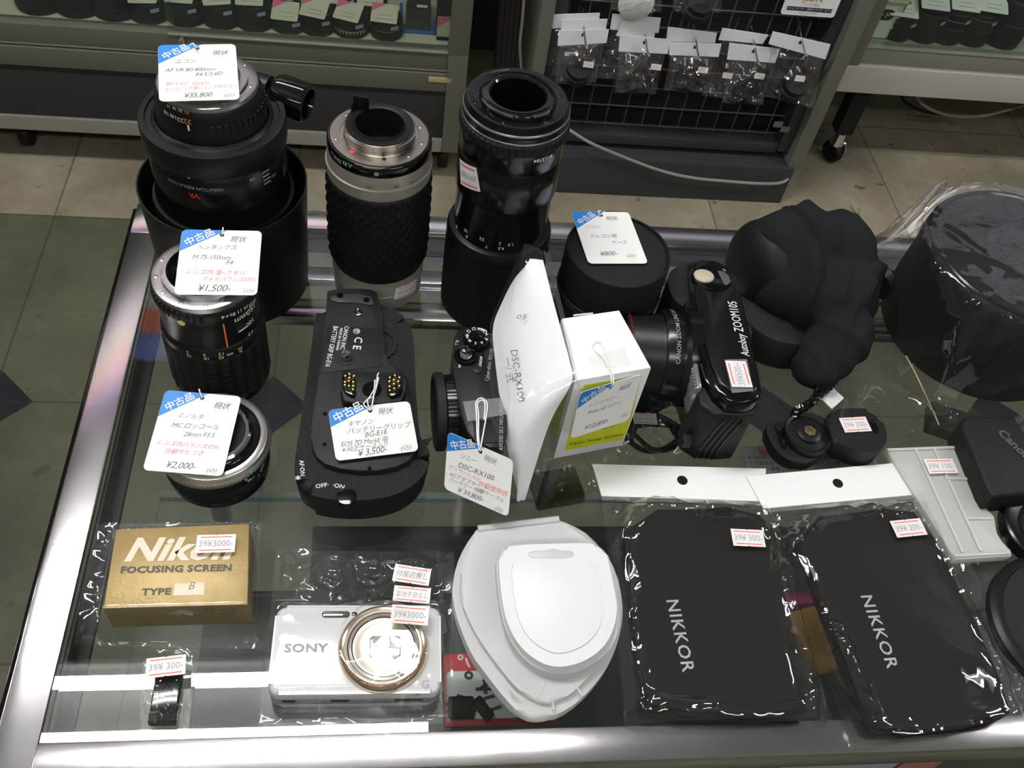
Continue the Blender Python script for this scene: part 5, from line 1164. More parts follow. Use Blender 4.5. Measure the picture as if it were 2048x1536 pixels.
p = (.010, -.0688, .046); obj('cover_screw', tf(lathe([(0, .0006), (.0012, .0006), (.0018, 0), (.0024, .0004), (.0026, 0)], 18), TR(*p, rx=pi/2)), 'dull', AB)
obj('finger_grip', poly_prism(smooth_poly([(-.018, .018), (-.030, .024), (-.034, .040), (-.032, .054), (-.022, .064), (-.004, .067), (0, .03)], 3), .002, .064, .009, 5), 'dull', AB, label='moulded finger grip')
lc = Vector((-.018, -.002, .0350)); LX = Matrix.Translation(lc) @ Matrix.Rotation(-pi/2, 4, 'Y')
obj('lens_base', tf(lathe([(.0365, -.004), (.0365, .006), (.0345, .008), (.0335, .009), (.0335, .021), (.0325, .0225), (.0312, .0225)], 96), LX), 'satin', AB)
obj('lens_barrel', tf(lathe([(.0312, .0215), (.0305, .024), (.0300, .025), (.0300, .047), (.0290, .049), (.0270, .049), (.025, .046), (.018, .044), (0, .0435)], 96), LX), 'black', AB)
obj('front_ring', tf(lathe([(.0302, .0455), (.0306, .046), (.0306, .0478), (.0300, .048)], 96), LX), mat('dark maroon ring', (.06, .008, .008), .4), AB, label='thin dark red front ring')
tx = wrap(text_bm('CANON ZOOM LENS 38-105mm', .0044, 'CENTER', .00003), .0336, 0, 0, False); obj('lens_lettering', tx, 'dimwht', AB, T=LX @ Matrix.Translation((0, 0, .0150)) @ Matrix.Rotation(radians(4), 4, 'Z'), smooth=False)
ov = AB.matrix_world.inverted()
def la(u, v, h): return W(AB).inverted() @ at(u, v, h)
q = la(1424, 557, .069); obj('control_panel', tf(lathe([(0, .0005), (.0130, .0005), (.0148, .0012), (.0155, 0), (.0155, -.001)], 48), Matrix.Translation((q.x, q.y, .0690)) @ Matrix.Diagonal((1, .85, 1, 1))), 'gloss', AB)
q = la(1408, 551, .070); obj('shutter_button', tf(lathe([(0, .0012), (.0066, .0012), (.0075, .0006), (.0078, 0)], 36), Matrix.Translation((q.x, q.y, .0695)) @ Matrix.Diagonal((1, .85, 1, 1))), 'beige', AB, label='beige shutter button')
q = la(1447, 556, .070); obj('small_lcd', poly_prism([(q.x-.0035, q.y+.007), (q.x+.001, q.y+.0068), (q.x+.0045, q.y+.002), (q.x+.0045, q.y-.004), (q.x+.001, q.y-.0075), (q.x-.001, q.y-.006)], .0697, .0704, .0002), mat('grey lcd', (.085, .09, .08), .25), AB)
v_ = at(1472, 603, .069)-at(1499, 713, .069); an_ = math.atan2(v_.y, v_.x); ltext(AB, 'Autoboy', 1499, 713, .069, .0082, an_, align='LEFT', shear=.25, fit=v_.length*.40); ltext(AB, 'ZOOM105', 1472, 603, .069, .0095, an_, align='RIGHT', fit=v_.length*.56)
p = at(1477, 749, .070); dx = at(1452, 723, .070)-at(1466, 775, .070)
price_sticker(AB, p, dx, at(1452, 723, .07)-at(1491, 722, .07), '39¥500--', w=.0225, h=.0145, lift=.0006)
obj('clear_tape', poly_prism([(v.x, v.y) for v in [W(AB).inverted() @ at(*t_, .0705) for t_ in ((1450, 717), (1495, 716), (1508, 780), (1465, 784))]], .0693, .0695), 'tape', AB, smooth=False)
obj('flash_window', box2((-.0222, -.050, .022), (-.0190, -.022, .062), .002), 'chrome', AB) if False else obj('flash_window', join(box2((-.0232, -.050, .030), (-.0195, -.022, .060), .0015), *[box2((-.0240, -.049+.0028*k, .032), (-.0230, -.0475+.0028*k, .058), .0003) for k in range(10)]), mat('flash prism glass', (.5, .5, .5), .12, .7), AB, label='ribbed flash window')
obj('eyepiece', tf(lathe([(0, .004), (.006, .004), (.0115, .006), (.0125, .004), (.013, 0)], 32), Matrix.Translation((.0185, .008, .050)) @ Matrix.Rotation(pi/2, 4, 'Y')), 'rubber', AB)
obj('lug_clip', box2((-.026, -.071, .018), (-.020, -.064, .026), .001), 'greyplastic', AB)

# ------------------------------------------------------------------ cloth pouch with draw cord
def blob(parts, voxel=.0035, smooth_it=6, noise_amp=0.0, scale=40):
    """one continuous skin over overlapping ellipsoids (centre, radii, rotation)"""
    bms = []
    for (c_, r_, rz_, rx_) in parts:
        bm = bmesh.new(); bmesh.ops.create_uvsphere(bm, u_segments=24, v_segments=14, radius=1)
        tf(bm, Matrix.Translation(c_) @ Matrix.Rotation(rz_, 4, 'Z') @ Matrix.Rotation(rx_, 4, 'X') @ Matrix.Diagonal((*r_, 1))); bms.append(bm)
    b = join(*bms); me = bpy.data.meshes.new('tmp'); b.to_mesh(me); b.free(); o = bpy.data.objects.new('tmp', me); COL.objects.link(o)
    m1 = o.modifiers.new('r', 'REMESH'); m1.mode = 'VOXEL'; m1.voxel_size = voxel
    m2 = o.modifiers.new('s', 'SMOOTH'); m2.factor = .6; m2.iterations = smooth_it
    dg = bpy.context.evaluated_depsgraph_get(); me2 = bpy.data.meshes.new_from_object(o.evaluated_get(dg)); bm = bmesh.new(); bm.from_mesh(me2)
    bpy.data.objects.remove(o); bpy.data.meshes.remove(me); bpy.data.meshes.remove(me2)
    return bm
PO = empty('drawstring_pouch', 'floppy black cloth drawstring pouch bulging behind the zoom camera', 'pouch', (.326, .497, GLASS))
bl_ = [((-.026, .020, .046), (.022, .036, .040), .3, 0), ((.000, .028, .046), (.036, .030, .038), 0, 0), ((.028, .028, .040), (.028, .032, .032), 0, 0), ((.038, .006, .032), (.020, .036, .026), .1, 0), ((.016, -.010, .040), (.030, .028, .026), 0, 0),
       ((.021, -.030, .028), (.021, .034, .022), .15, 0), ((.013, -.052, .022), (.016, .026, .018), .2, 0), ((.004, -.067, .016), (.011, .017, .013), .2, 0), ((-.012, .002, .046), (.026, .028, .028), 0, 0)]
bm = blob(bl_, .003, 22)
for v in bm.verts:
    q = v.co; n_ = v.normal if v.normal.length else Vector((0, 0, 1))
    f1 = mnoise.noise(Vector((q.x*30+3, q.y*16, q.z*20)))*.009+(1-abs(mnoise.noise(Vector((q.x*24+q.y*10, q.y*7+q.z*9, q.z*12+3)))))**4*.007+mnoise.ridged_multi_fractal(Vector((q.x*16, q.y*9+4, q.z*10)), 1, 2, 2, .9, 2)*.0014
    an = math.atan2(q.y+.095, q.x-.004); fold = (1-abs(sin(an*5.5+q.y*14)))**3*.0065+(1-abs(sin(an*11+q.x*30)))**3*.003
    v.co = q+n_*(f1+fold*min(1, max(0, q.z/.03)))
    if v.co.z < .001: v.co.z = .001
obj('cloth_bag', bm, 'cloth', PO, ang=180)
obj('leather_base', tf(lathe([(0, .0005), (.040, .0005), (.0425, .004), (.0415, .016), (.036, .026), (.02, .030), (0, .031)], 64), TR(-.015, -.014, 0)), 'leatherette', PO, label='round leather-look base')
eb = bmesh.new(); bmesh.ops.create_uvsphere(eb, u_segments=32, v_segments=20, radius=1); obj('leather_side', eb, 'leatherette', PO, T=TR(-.032, .018, .040, .25) @ Matrix.Diagonal((.023, .036, .040, 1)), label='leather-look end panel')
cord = [at(1672, 742, .020), at(1668, 762, .014), at(1655, 778, .010), at(1640, 790, .012), at(1622, 806, .014), at(1606, 815, .016), at(1592, 822, .014), at(1586, 840, .010)]
def braid(pts, r, n_):
    bms = []
    P = [Vector(p) for p in pts]; Q = []
    for i in range(len(P)-1):
        for k in range(10): Q.append(P[i].lerp(P[i+1], k/10))
    for ph in (0, 2.1, 4.2): bms.append(tube([q+Vector((r*cos(ph+i*.55), r*sin(ph+i*.55)*.6, r*.8*sin(ph+i*.55))) for i, q in enumerate(Q)], r*.75, 6, sub=1))
    return join(*bms)
obj('draw_cord', braid(cord, .0022, 3), 'gloss', PO, world=True, label='black braided draw cord')
obj('draw_cord', braid([at(1640, 770, .016), at(1634, 792, .014), at(1612, 815, .020), at(1596, 822, .018), at(1588, 846, .012)], .002, 3), 'gloss', PO, world=True)
tg = empty('blank_tag', 'small blank white tag in a clear sleeve beside the braided cord', 'tag', tuple(at(1658, 800, .008)))
obj('card', poly_prism([(v.x, v.y) for v in (at(1628, 783, .008), at(1656, 766, .008), at(1688, 796, .008), at(1664, 818, .008))], .0076, .0080), 'tag', tg, world=True, smooth=False, T=TR(0, 0, GLASS))
obj('clear_sleeve', film_sheet([at(1625, 778, .012), at(1660, 762, .014), at(1722, 836, .022), at(1690, 850, .020)], 10, 14, lambda s, t, q: .002*sin(9*t+3*s)), 'film', tg, world=True)

# ------------------------------------------------------------------ hand strap with plate
HS = empty('hand_strap', 'black camera hand strap plate with brass hex nut and padded end, 300 yen sticker', 'strap', (0, 0, GLASS))
hc = at(1616, 868, .014)
obj('mounting_plate', poly_prism(smooth_poly(px_poly([(1530, 852), (1546, 842), (1560, 850), (1580, 832), (1620, 824), (1650, 832), (1668, 860), (1668, 885), (1640, 915), (1610, 928), (1575, 920), (1550, 900), (1535, 870)], .010), 2), .0, .010, .002, 2), 'dull', HS)
obj('strap_slot', poly_prism(px_poly([(1549, 850), (1558, 847), (1575, 895), (1566, 900)], .0108), .0098, .0108, .0002), 'gloss', HS)
obj('disc', tf(lathe([(.0085, .0145), (.0090, .0165), (.0065, .0175), (.0045, .0175), (.0045, .013), (0, .013)], 48), TR(hc.x, hc.y, 0)), 'black', HS, label='raised hub')
obj('dished_ring', tf(lathe([(.0085, .0148), (.0140, .0140), (.0150, .0155), (.0172, .0160), (.0178, .0145), (.0180, .008)], 64), TR(hc.x, hc.y, 0)), 'black', HS)
obj('hex_nut', tf(lathe([(.0046, .0165), (.0046, .0182), (.0030, .0182), (.0028, .0178), (.0028, .014)], 6), TR(hc.x, hc.y, 0, .2)), mat('pale brass', (.62, .55, .38), .3, 1), HS, smooth=False, label='pale brass hexagonal nut')
obj('threaded_hole', tf(lathe([(.0028, .0181), (.0026, .0172), (.0029, .0168), (.0026, .0162), (.0029, .0157), (.0026, .0150), (0, .0145)], 20), TR(hc.x, hc.y, 0)), mat('brass thread', (.35, .26, .12), .35, 1), HS)
pad = smooth_poly(px_poly([(1648, 836), (1665, 820), (1700, 816), (1738, 817), (1762, 832), (1776, 868), (1770, 895), (1745, 907), (1715, 902), (1690, 890), (1665, 885), (1660, 860)], .020), 2)
obj('strap_pad', poly_prism(pad, .002, .020, .005, 4), 'rubber', HS, label='thick rubbery strap end')
obj('strap_slot', poly_prism(px_poly([(1738, 840), (1747, 837), (1760, 864), (1750, 868)], .0205), .0198, .0204, .0001), 'gloss', HS)
def px_sticker(parent, tl, tr_, bl, h, text, **k):
    a, b, d = at(*tl, h), at(*tr_, h), at(*bl, h); return price_sticker(parent, (b+d)/2, b-a, a-d, text, w=(b-a).length, h=(a-d).length, **k)
px_sticker(HS, (1677, 837), (1730, 834), (1690, 866), .0204, '39¥ 300-')

# ------------------------------------------------------------------ big hood in a bag
c = (.485, .489)
BH = empty('lens_hood', 'huge black leather-look lens hood cap standing in a crinkled clear bag at the right edge', 'lens hood', W3(c))
obj('hood_wall', lathe([(.060, .001), (.0745, .001), (.0765, .004), (.0775, .030), (.0765, .060), (.0772, .078), (.0765, .086), (.0740, .0895)], 120), 'leatherette', BH)
obj('top_face', lathe([(.0742, .0893), (.0700, .0885), (.0660, .0868), (.0630, .0872), (.040, .0885), (0, .0895)], 120), 'leatherette', BH, label='flat padded top face')
obj('seam_piping', lathe([(.0700, .0886), (.0712, .0900), (.0724, .0892), (.0724, .0880)], 120), 'satin', BH)
obj('side_loop', tf(lathe([(.0, -.006), (.012, -.006), (.015, 0), (.012, .006), (0, .006)], 32), Matrix.Translation((-.074, .035, .018)) @ Matrix.Rotation(.5, 4, 'Z') @ Matrix.Rotation(pi/2, 4, 'Y')), 'black', BH)
HB = empty('clear_bag', 'large crinkled clear bag around the huge lens hood', 'bag', W3(c))
def sstep(x): x = max(0, min(1, x)); return x*x*(3-2*x)
def drape(content, fall=.02, base=.0012):
    """content: list of (kind, cx, cy, a, b, rot, height)"""
    def f(p):
        z = base
        for kind, cx, cy, a, b, rot, h in content:
            dx, dy = p.x-cx, p.y-cy; x = dx*cos(rot)+dy*sin(rot); y = -dx*sin(rot)+dy*cos(rot)
            if kind == 'r': d = math.hypot(max(0, abs(x)-a), max(0, abs(y)-b))
            else: d = max(0, math.hypot(x, y)-a)
            fh = fall*(1+h*12); z = max(z, h*(.5+.5*cos(pi*min(1, d/fh))) if d > 0 else h)
        return z
    return f
P = [at(1700, 405, .075), Vector((.62, .62, GLASS)), Vector((.62, .385, GLASS)), at(1800, 838, 0)]
for q in P: q.z = GLASS
P[0] = Vector((.3880, .600, GLASS)); P[3] = Vector((.3935, .400, GLASS))
fd = drape([('c', c[0], c[1], .079, 0, 0, .0915)], .016)
cr = creases(77, 90, .010, .07, (.12, .6), focus=[(.2, .8), (.35, .75), (.15, .3), (.3, .95), (.2, .55)])
def hf(s, t, p):
    e = min(1, min(s, t, 1-t)*9); z = fd(p); k = .35+.65*sstep((z-.01)/.05) if z < .085 else .12
    k2 = 1.25 if z < .088 else .07
    return z+.002+max(-.0015, cr(s, t)*.6+ridges(p, 4, .011, 17))*k2*e+(.045*(1-s/.16)*sstep((.45-t)/.4) if s < .16 else 0)
obj('film', film_sheet(P, 150, 130, hf), 'film', HB, world=True)
obj('film_under', film_sheet(P, 8, 8, lambda s, t, p: .0008), 'film', HB, world=True)
obj('yellow_thread', tube([at(1812, 712, .05), at(1830, 745, .04), at(1848, 783, .030), at(1866, 822, .012), at(1878, 850, .004)], .0005, 5), mat('straw thread', (.5, .45, .25), .6), HB, world=True)

# ------------------------------------------------------------------ scalloped frosted case
SC = empty('battery_case', 'flat frosted scalloped plastic case with 100 yen sticker, behind the right header bag', 'plastic case', (0, 0, GLASS))
ol = [(1771, 896), (1918, 890), (1922, 903), (1918, 915), (1921, 930), (1932, 945), (1950, 955), (1953, 962), (1951, 972), (1955, 992), (1968, 1015), (1987, 1030), (1991, 1040), (1988, 1050), (1992, 1068), (2003, 1085), (2022, 1100), (2024, 1112), (1911, 1119)]
po = px_poly(ol, .0085)
obj('tray', poly_prism(po, .001, .0085, .0008, 2), 'frostclear', SC)
rib = []
def seg_rib(a, b, w_=.0022): 
    p, q = at(*a, .009), at(*b, .009); d = (q-p); return tf(box(d.length, w_, .0016, (0, 0, 0), .0005), Matrix.Translation(((p.x+q.x)/2, (p.y+q.y)/2, .0090)) @ Matrix.Rotation(math.atan2(d.y, d.x), 4, 'Z'))
for a, b in (((1832, 900), (1925, 1105)), ((1868, 898), (1962, 1103)), ((1890, 957), (1948, 958)), ((1928, 1037), (1986, 1037)), ((1774, 900), (1918, 895)), ((1908, 1112), (2018, 1106))):
    obj('rib', seg_rib(a, b), 'frost', SC)
px_sticker(SC, (1846, 919), (1904, 918), (1858, 948), .0105, '39¥ 100-')

# ------------------------------------------------------------------ camera battery
bo = px_poly([(1923, 850), (1928, 834), (1945, 829), (2032, 832), (2052, 870), (2085, 960), (2080, 985), (1986, 993), (1975, 975)], .026)
BT = empty('camera_battery', 'black camera battery with pale lettering lying at the right edge', 'battery', (0, 0, GLASS))
obj('battery_body', poly_prism(bo, .001, .026, .004, 4), 'dull', BT)
ltext(BT, 'Canon', 2023, 893, .0262, .0105, radians(-62), mat('faint grey print', (.07, .07, .07), .4), bold=.0003)
q = [at(2000, 993, .018), at(2048, 988, .018)]
price_sticker(BT, at(2036, 982, .015)+Vector((0, -.0042, 0)), (1, .02, 0), (0, .25, 1), '39¥ 800-', w=.022, h=.013, lift=.0)
# ------------------------------------------------------------------ two caps at the right edge
C1 = empty('round_cap', 'black rear lens cap below the battery at the right edge', 'lens cap', (.4655, .2960, GLASS))
obj('cap_body', lathe([(0, .001), (.033, .001), (.0335, .003), (.0335, .011), (.032, .012), (.029, .0105), (.021, .010), (.0195, .004), (0, .004)], 72), 'satin', C1)
obj('inner_ring', lathe([(.0200, .0102), (.0212, .0125), (.0225, .0104)], 64), 'dull', C1)
C2 = empty('round_cap', 'large dull black lens cap at the lower right edge', 'lens cap', (.4460, .2240, GLASS))
obj('cap_body', lathe([(0, .001), (.050, .001), (.0515, .003), (.0515, .009), (.049, .0108), (.046, .0115), (0, .0118)], 96), 'black', C2)
obj('cap_disc', lathe([(.0455, .0114), (.0445, .0125), (0, .0128)], 96), 'leatherette', C2)

# ------------------------------------------------------------------ two cloth pouches in header bags
def header_pouch(label, pouch_px, card_px, hole_px, st, text_px, price, ang, seed, bag_px, lift=0.0, foci=None):
    r = empty('cloth_pouch', label, 'pouch', (0, 0, GLASS+lift))
    th = .013
    pl_ = smooth_poly(px_poly([p_ for p_ in pouch_px], th+lift), 1)
    bm = poly_prism(pl_, .0015, th, .0055, 5)
    bmesh.ops.triangulate(bm, faces=[f for f in bm.faces if len(f.verts) > 8])
    obj('pouch_cloth', bm, 'pouch', r)
    n = 6; (u0, v0), (u1, v1) = text_px
    a_, b_ = at(u0, v0, th+lift), at(u1, v1, th+lift); d = b_-a_; L_ = d.length; an = math.atan2(d.y, d.x)
    t = text_bm('NIKKOR', .0112, 'LEFT', .00012, spacing=1.12); xs = [v.co.x for v in t.verts]; s_ = L_/(max(xs)-min(xs))
    obj('stitched_lettering', t, mat('grey silver thread', (.42, .43, .42), .6), r, world=True, T=Matrix.Translation(a_+Vector((0, 0, .0004))) @ Matrix.Rotation(an, 4, 'Z') @ Matrix.Diagonal((s_, 1, 1, 1)), smooth=False)
    # bag
    b = empty('header_bag', ('left' if seed == 31 else 'right')+' white topped clear header bag with the '+price+' sticker', 'bag', (0, 0, GLASS+lift))
    q = [at(*p, .004+lift) for p in card_px]
    obj('header_card', poly_prism([(v.x, v.y) for v in q], .003, .0042, .0003), M['tag'], b, smooth=False)
    hp = at(*hole_px, .0045+lift); obj('hang_hole', lathe([(0, .0045), (.0036, .0045), (.0038, .0042)], 24, (hp.x, hp.y, 0)), 'black', b)
    e0, e1 = q[3], q[2]; dd = (e1-e0).normalized(); nn = Vector((dd.y, -dd.x, 0))
    st_ = []
    for k in range(int((e1-e0).length/.0012)): 
        p_ = e0+dd*(k*.0012+.0006)+nn*.0020; st_.append(tf(box(.00045, .003, .0003), Matrix.Translation((p_.x, p_.y, .0044)) @ Matrix.Rotation(math.atan2(dd.y, dd.x), 4, 'Z')))
    obj('crimped_seal', join(*st_), mat('crimp film', (.30, .30, .31), .35), b, smooth=False)
    B = [at(*p, lift) for p in bag_px]
    for v in B: v.z = GLASS+lift
    cx = sum(p[0] for p in pl_)/len(pl_); cy = sum(p[1] for p in pl_)/len(pl_)
    # distance to the pouch outline for the drape
    def inside(x, y):
        c_ = False; j = len(pl_)-1
        for i in range(len(pl_)):
            xi, yi = pl_[i]; xj, yj = pl_[j]
            if (yi > y) != (yj > y) and x < (xj-xi)*(y-yi)/(yj-yi)+xi: c_ = not c_
            j = i
        return c_
    def dist(x, y):
        dm = 9
        for i in range(len(pl_)):
            ax, ay = pl_[i]; bx, by = pl_[(i+1) % len(pl_)]; vx, vy = bx-ax, by-ay; t = max(0, min(1, ((x-ax)*vx+(y-ay)*vy)/(vx*vx+vy*vy+1e-12)))
            dm = min(dm, math.hypot(x-ax-t*vx, y-ay-t*vy))
        return dm
    crA = creases(seed, 46, .0065, .055, (.15, .9), focus=foci or [(.06, .1), (.06, .6), (.1, .9), (.95, .5), (.95, .85), (.9, .97)])
    crB = creases(seed+5, 12, .0022, .22, (.5, 1.2))
    def hf(s, t, p):
        d = dist(p.x, p.y); ins = inside(p.x, p.y)
        z = (th+.0012) if ins else (th+.001)*(.5+.5*cos(pi*min(1, d/.017)))+.0012
        if ins: z += .0012*min(1, d/.03)
        rimk = 1 if not ins else max(.02, 1-d/.009)
        e = min(1, min(s, 1-s, t, 1-t)*14)
        return max(.0008, z+(crA(s, t)*.5+ridges(p, seed, .009, 15, 1.3, .6))*rimk*e+(abs(crB(s, t))*.6*min(1, d/.02) if ins else 0))
    obj('film', film_sheet(B, 110, 120, hf), 'film', b, world=True)
    obj('film_under', film_sheet(B, 4, 4, lambda s, t, p: .0006), 'film', b, world=True)
    a_, b_, d_ = [at(*k_, th+.004+lift) for k_ in st]
    price_sticker(b, (b_+d_)/2, b_-a_, a_-d_, price, w=(b_-a_).length, h=(a_-d_).length)
    return r, b
header_pouch('black pouch with grey lettering in the left header bag, 300 yen', [(1248, 1012), (1520, 1014), (1536, 1050), (1580, 1230), (1624, 1420), (1600, 1428), (1300, 1420), (1284, 1395), (1262, 1200)], [(1184, 928), (1532, 937), (1530, 1003), (1203, 992)], (1365, 960),
    ((1460, 1058), (1524, 1061), (1467, 1092)), ((1332, 1199), (1365, 1343)), '39¥ 300-', 0, 31, [(1203, 990), (1534, 1002), (1665, 1450), (1248, 1456)])
header_pouch('black pouch with grey lettering in the right header bag, 200 yen', [(1580, 1032), (1824, 1010), (1850, 1040), (1925, 1190), (2036, 1415), (2000, 1440), (1770, 1466), (1735, 1440), (1660, 1240)], [(1492, 952), (1822, 923), (1859, 987), (1527, 1017)], (1676, 966),
    ((1778, 1043), (1838, 1037), (1795, 1076)), ((1720, 1190), (1774, 1336)), '39¥ 200-', 0, 47, [(1527, 1016), (1862, 986), (2105, 1436), (1706, 1500)], .0016)

# ------------------------------------------------------------------ frosted filter cases
FC = empty('filter_case', 'large frosted round-bottomed plastic filter case lying on the glass', 'plastic case', (0, 0, GLASS))
big = px_poly([(953, 1058), (953, 1058), (1035, 1048), (1118, 1039), (1118, 1039), (1165, 1052), (1205, 1090), (1235, 1145), (1246, 1200), (1246, 1240), (1235, 1290), (1215, 1335), (1180, 1380), (1140, 1415), (1100, 1433), (1065, 1436), (1040, 1425), (1010, 1395), (975, 1350), (945, 1310), (925, 1265), (910, 1220), (904, 1180), (912, 1130), (930, 1090)], .012)
obj('case_shell', poly_prism(smooth_poly(big, 1), .001, .0105, .003, 4), 'frost', FC)
lid = px_poly([(957, 1061), (957, 1061), (1040, 1051), (1119, 1042), (1119, 1042), (1160, 1056), (1200, 1095), (1230, 1150), (1240, 1205), (1235, 1260), (1213, 1310), (1180, 1350), (1145, 1385), (1105, 1405), (1070, 1400), (1030, 1370), (990, 1320), (955, 1270), (930, 1220), (918, 1175), (925, 1130), (940, 1090)], .017)
obj('case_lid', poly_prism(smooth_poly(lid, 1), .0105, .0150, .0022, 4), 'frostlid', FC)
obj('hinge_bar', tube([at(956, 1059, .011)-Vector((0, 0, GLASS)), at(1117, 1040, .011)-Vector((0, 0, GLASS))], .0028, 10, sub=1), 'frost', FC)
for (u0, v0, u1, v1) in ((1020, 1375, 1035, 1395), (1075, 1395, 1090, 1360), (1145, 1360, 1165, 1390), (1105, 1395, 1108, 1420)):
    a_, b_ = at(u0, v0, .0155), at(u1, v1, .0155); obj('moulded_rib', tube([(a_.x, a_.y, .0148), (b_.x, b_.y, .0148)], .0008, 6, sub=1), 'frost', FC)
FS = empty('filter_case', 'smaller frosted D-shaped filter case with hanging slot on top of the larger one', 'plastic case', (0, 0, GLASS))
def dshape(tl, tr_, midr, bot, midl, h):
    return smooth_poly(px_poly([tl, ((tl[0]+tr_[0])/2, (tl[1]+tr_[1])/2-2), tr_]+midr+[bot]+midl, h), 2)
low = smooth_poly(px_poly([(990, 1112), (1010, 1098), (1100, 1092), (1190, 1088), (1212, 1100), (1222, 1130), (1236, 1200), (1240, 1250), (1225, 1295), (1195, 1325), (1150, 1347), (1110, 1350), (1065, 1335), (1030, 1300), (1008, 1255), (996, 1190)], .022), 2)
obj('case_shell', poly_prism(low, .0155, .0225, .002, 3), 'frostlid', FS)
up_ = smooth_poly(px_poly([(996, 1108), (1015, 1092), (1100, 1089), (1185, 1087), (1208, 1096), (1218, 1130), (1230, 1190), (1235, 1225), (1222, 1275), (1195, 1308), (1155, 1330), (1110, 1337), (1070, 1322), (1035, 1290), (1012, 1245), (1000, 1180)], .028), 2)
obj('case_lid', poly_prism(up_, .0225, .0290, .0028, 4), 'frosttop', FS)
pn = smooth_poly(px_poly([(1022, 1130), (1035, 1122), (1110, 1120), (1180, 1118), (1192, 1132), (1203, 1180), (1208, 1225), (1195, 1265), (1170, 1290), (1130, 1307), (1095, 1303), (1060, 1280), (1038, 1245), (1027, 1190)], .030), 2)
obj('raised_panel', poly_prism(pn, .0290, .0300, .0005, 3), 'frosttop', FS)
sl = smooth_poly(px_poly([(1057, 1101), (1095, 1100), (1101, 1097), (1110, 1097), (1116, 1100), (1147, 1101), (1149, 1112), (1130, 1116), (1075, 1116), (1058, 1113)], .0295), 1)
obj('hanging_slot', poly_prism(sl, .0288, .0293, .0002), mat('slot shade plastic', (.5, .52, .51), .4), FS)

# ------------------------------------------------------------------ silver white compact in its bag
c0 = at(556, 1214, .02); cR = at(882, 1213, .02); cB = at(538, 1390, .02); xd = (cR-c0); wC = .0945; rzC = math.atan2(xd.y, xd.x)-.004
SY = empty('compact_camera', 'pearl white compact camera with champagne lens ring, lying in a clear bag', 'camera', (-.0600+.0475, .1865+.0262, GLASS+.001), rzC)
wC, hC, tC = .0955, .0525, .0195
obj('camera_body', poly_prism(rrect(wC, hC, .0065, 8), 0, tC, .0032, 4), 'cambody', SY)
obj('base_band', poly_prism(rrect(wC*1.002, hC*1.003, .0066, 8), .0045, .0125, .0005, 1), mat('pale silver band', (.6, .6, .6), .25, .7), SY)
q = W(SY).inverted() @ at(767, 1292, .025); lx, ly = q.x, q.y
obj('lens_ring', lathe([(.0258, .018), (.0256, .0215), (.0248, .0235), (.0235, .0245), (.0222, .0238)], 120, (lx, ly, 0)), 'camsilver', SY, label='champagne gold lens ring')
obj('lens_front', lathe([(.0224, .0235), (.0215, .0242), (.0205, .0240), (.0200, .0228), (.0190, .0232), (.0182, .0236), (.0176, .0230), (.0168, .0230), (.0150, .0226), (.0110, .0222), (0, .0222)], 120, (lx, ly, 0)), 'camring', SY, label='stepped pale metal lens front')
obj('ring_groove', lathe([(.0206, .0238), (.0203, .02405), (.0200, .0238)], 96, (lx, ly, 0)), 'greyplastic', SY)
obj('ring_groove', lathe([(.0180, .02355), (.0177, .0238), (.0174, .0233)], 96, (lx, ly, 0)), 'greyplastic', SY)
obj('lens_barrier', poly_prism(rrect(.0165, .0125, .0022, 5, lx+.001, ly), .0222, .0227, .0002), 'silver', SY); obj('barrier_frame', poly_prism(rrect(.0176, .0136, .0026, 5, lx+.001, ly), .0221, .0224, .0001), 'greyplastic', SY)
obj('barrier_seam', join(tf(box(.016, .0002, .0001), TR(lx+.001, ly, .02275, -.12)),), 'greyplastic', SY, smooth=False)
def l2(u, v, h=.0205): return W(SY).inverted() @ at(u, v, h)
q = l2(672, 1229); obj('flash_window', box(.0145, .0030, .0012, (q.x, q.y, tC), .0005), 'chrome', SY); obj('flash_frame', poly_prism(rrect(.0160, .0040, .0018, 4, q.x, q.y), tC-.0002, tC+.0002), 'greyplastic', SY)
q = l2(709, 1228); obj('focus_lamp', box(.003, .0022, .0006, (q.x, q.y, tC), .0003), 'gloss', SY)
q = l2(612, 1296); obj('brand_lettering', tf(text_bm('SONY', .0070, 'CENTER', .0002, spacing=1.05), Matrix.Diagonal((1.25, 1, 1, 1))), mat('grey logo', (.30, .29, .29), .5), SY, T=TR(q.x, q.y-.0025, tC+.0003), smooth=False)
q = l2(613, 1371); obj('model_lettering', text_bm('Cyber-shot', .0066, 'CENTER', .0001), mat('faint logo', (.62, .62, .62), .3), SY, T=TR(q.x, q.y-.002, tC+.0003), smooth=False)
q = l2(851, 1368); obj('letter_g', text_bm('G', .0068, 'CENTER', .0002), mat('dark logo', (.3, .3, .3), .35), SY, T=TR(q.x, q.y-.0025, tC+.0003), smooth=False)
tt = text_bm('f=4.5-36.0  3.4-6.5  SONY LENS G  OPTICAL', .0026, 'CENTER', 0)
for v in tt.verts:
    r_ = .0240-v.co.y*1.0; a_ = -pi/2+v.co.x/.0240; v.co = (lx+r_*cos(a_), ly+r_*sin(a_), .02445)
obj('ring_lettering', tt, mat('copper print', (.4, .16, .06), .5), SY, smooth=False)
for (u, w_) in ((578, .007), (680, .010), (818, .016)):
    q = l2(u, 1400, .010); obj('base_socket', box(w_, .0006, .0030, (q.x, -hC/2-.0001, .0095), .0001), 'dull', SY)
obj('shutter_button', box(.011, .0022, .005, (-wC*.30, hC/2+.0005, .011), .0008), 'silver', SY)
SB = empty('clear_bag', 'clear bag around the white compact camera with three stickers', 'bag', (0, 0, GLASS))
B = [at(553, 1102, 0), at(908, 1104, 0), at(903, 1448, 0), at(519, 1452, 0)]
cs = W(SY).translation
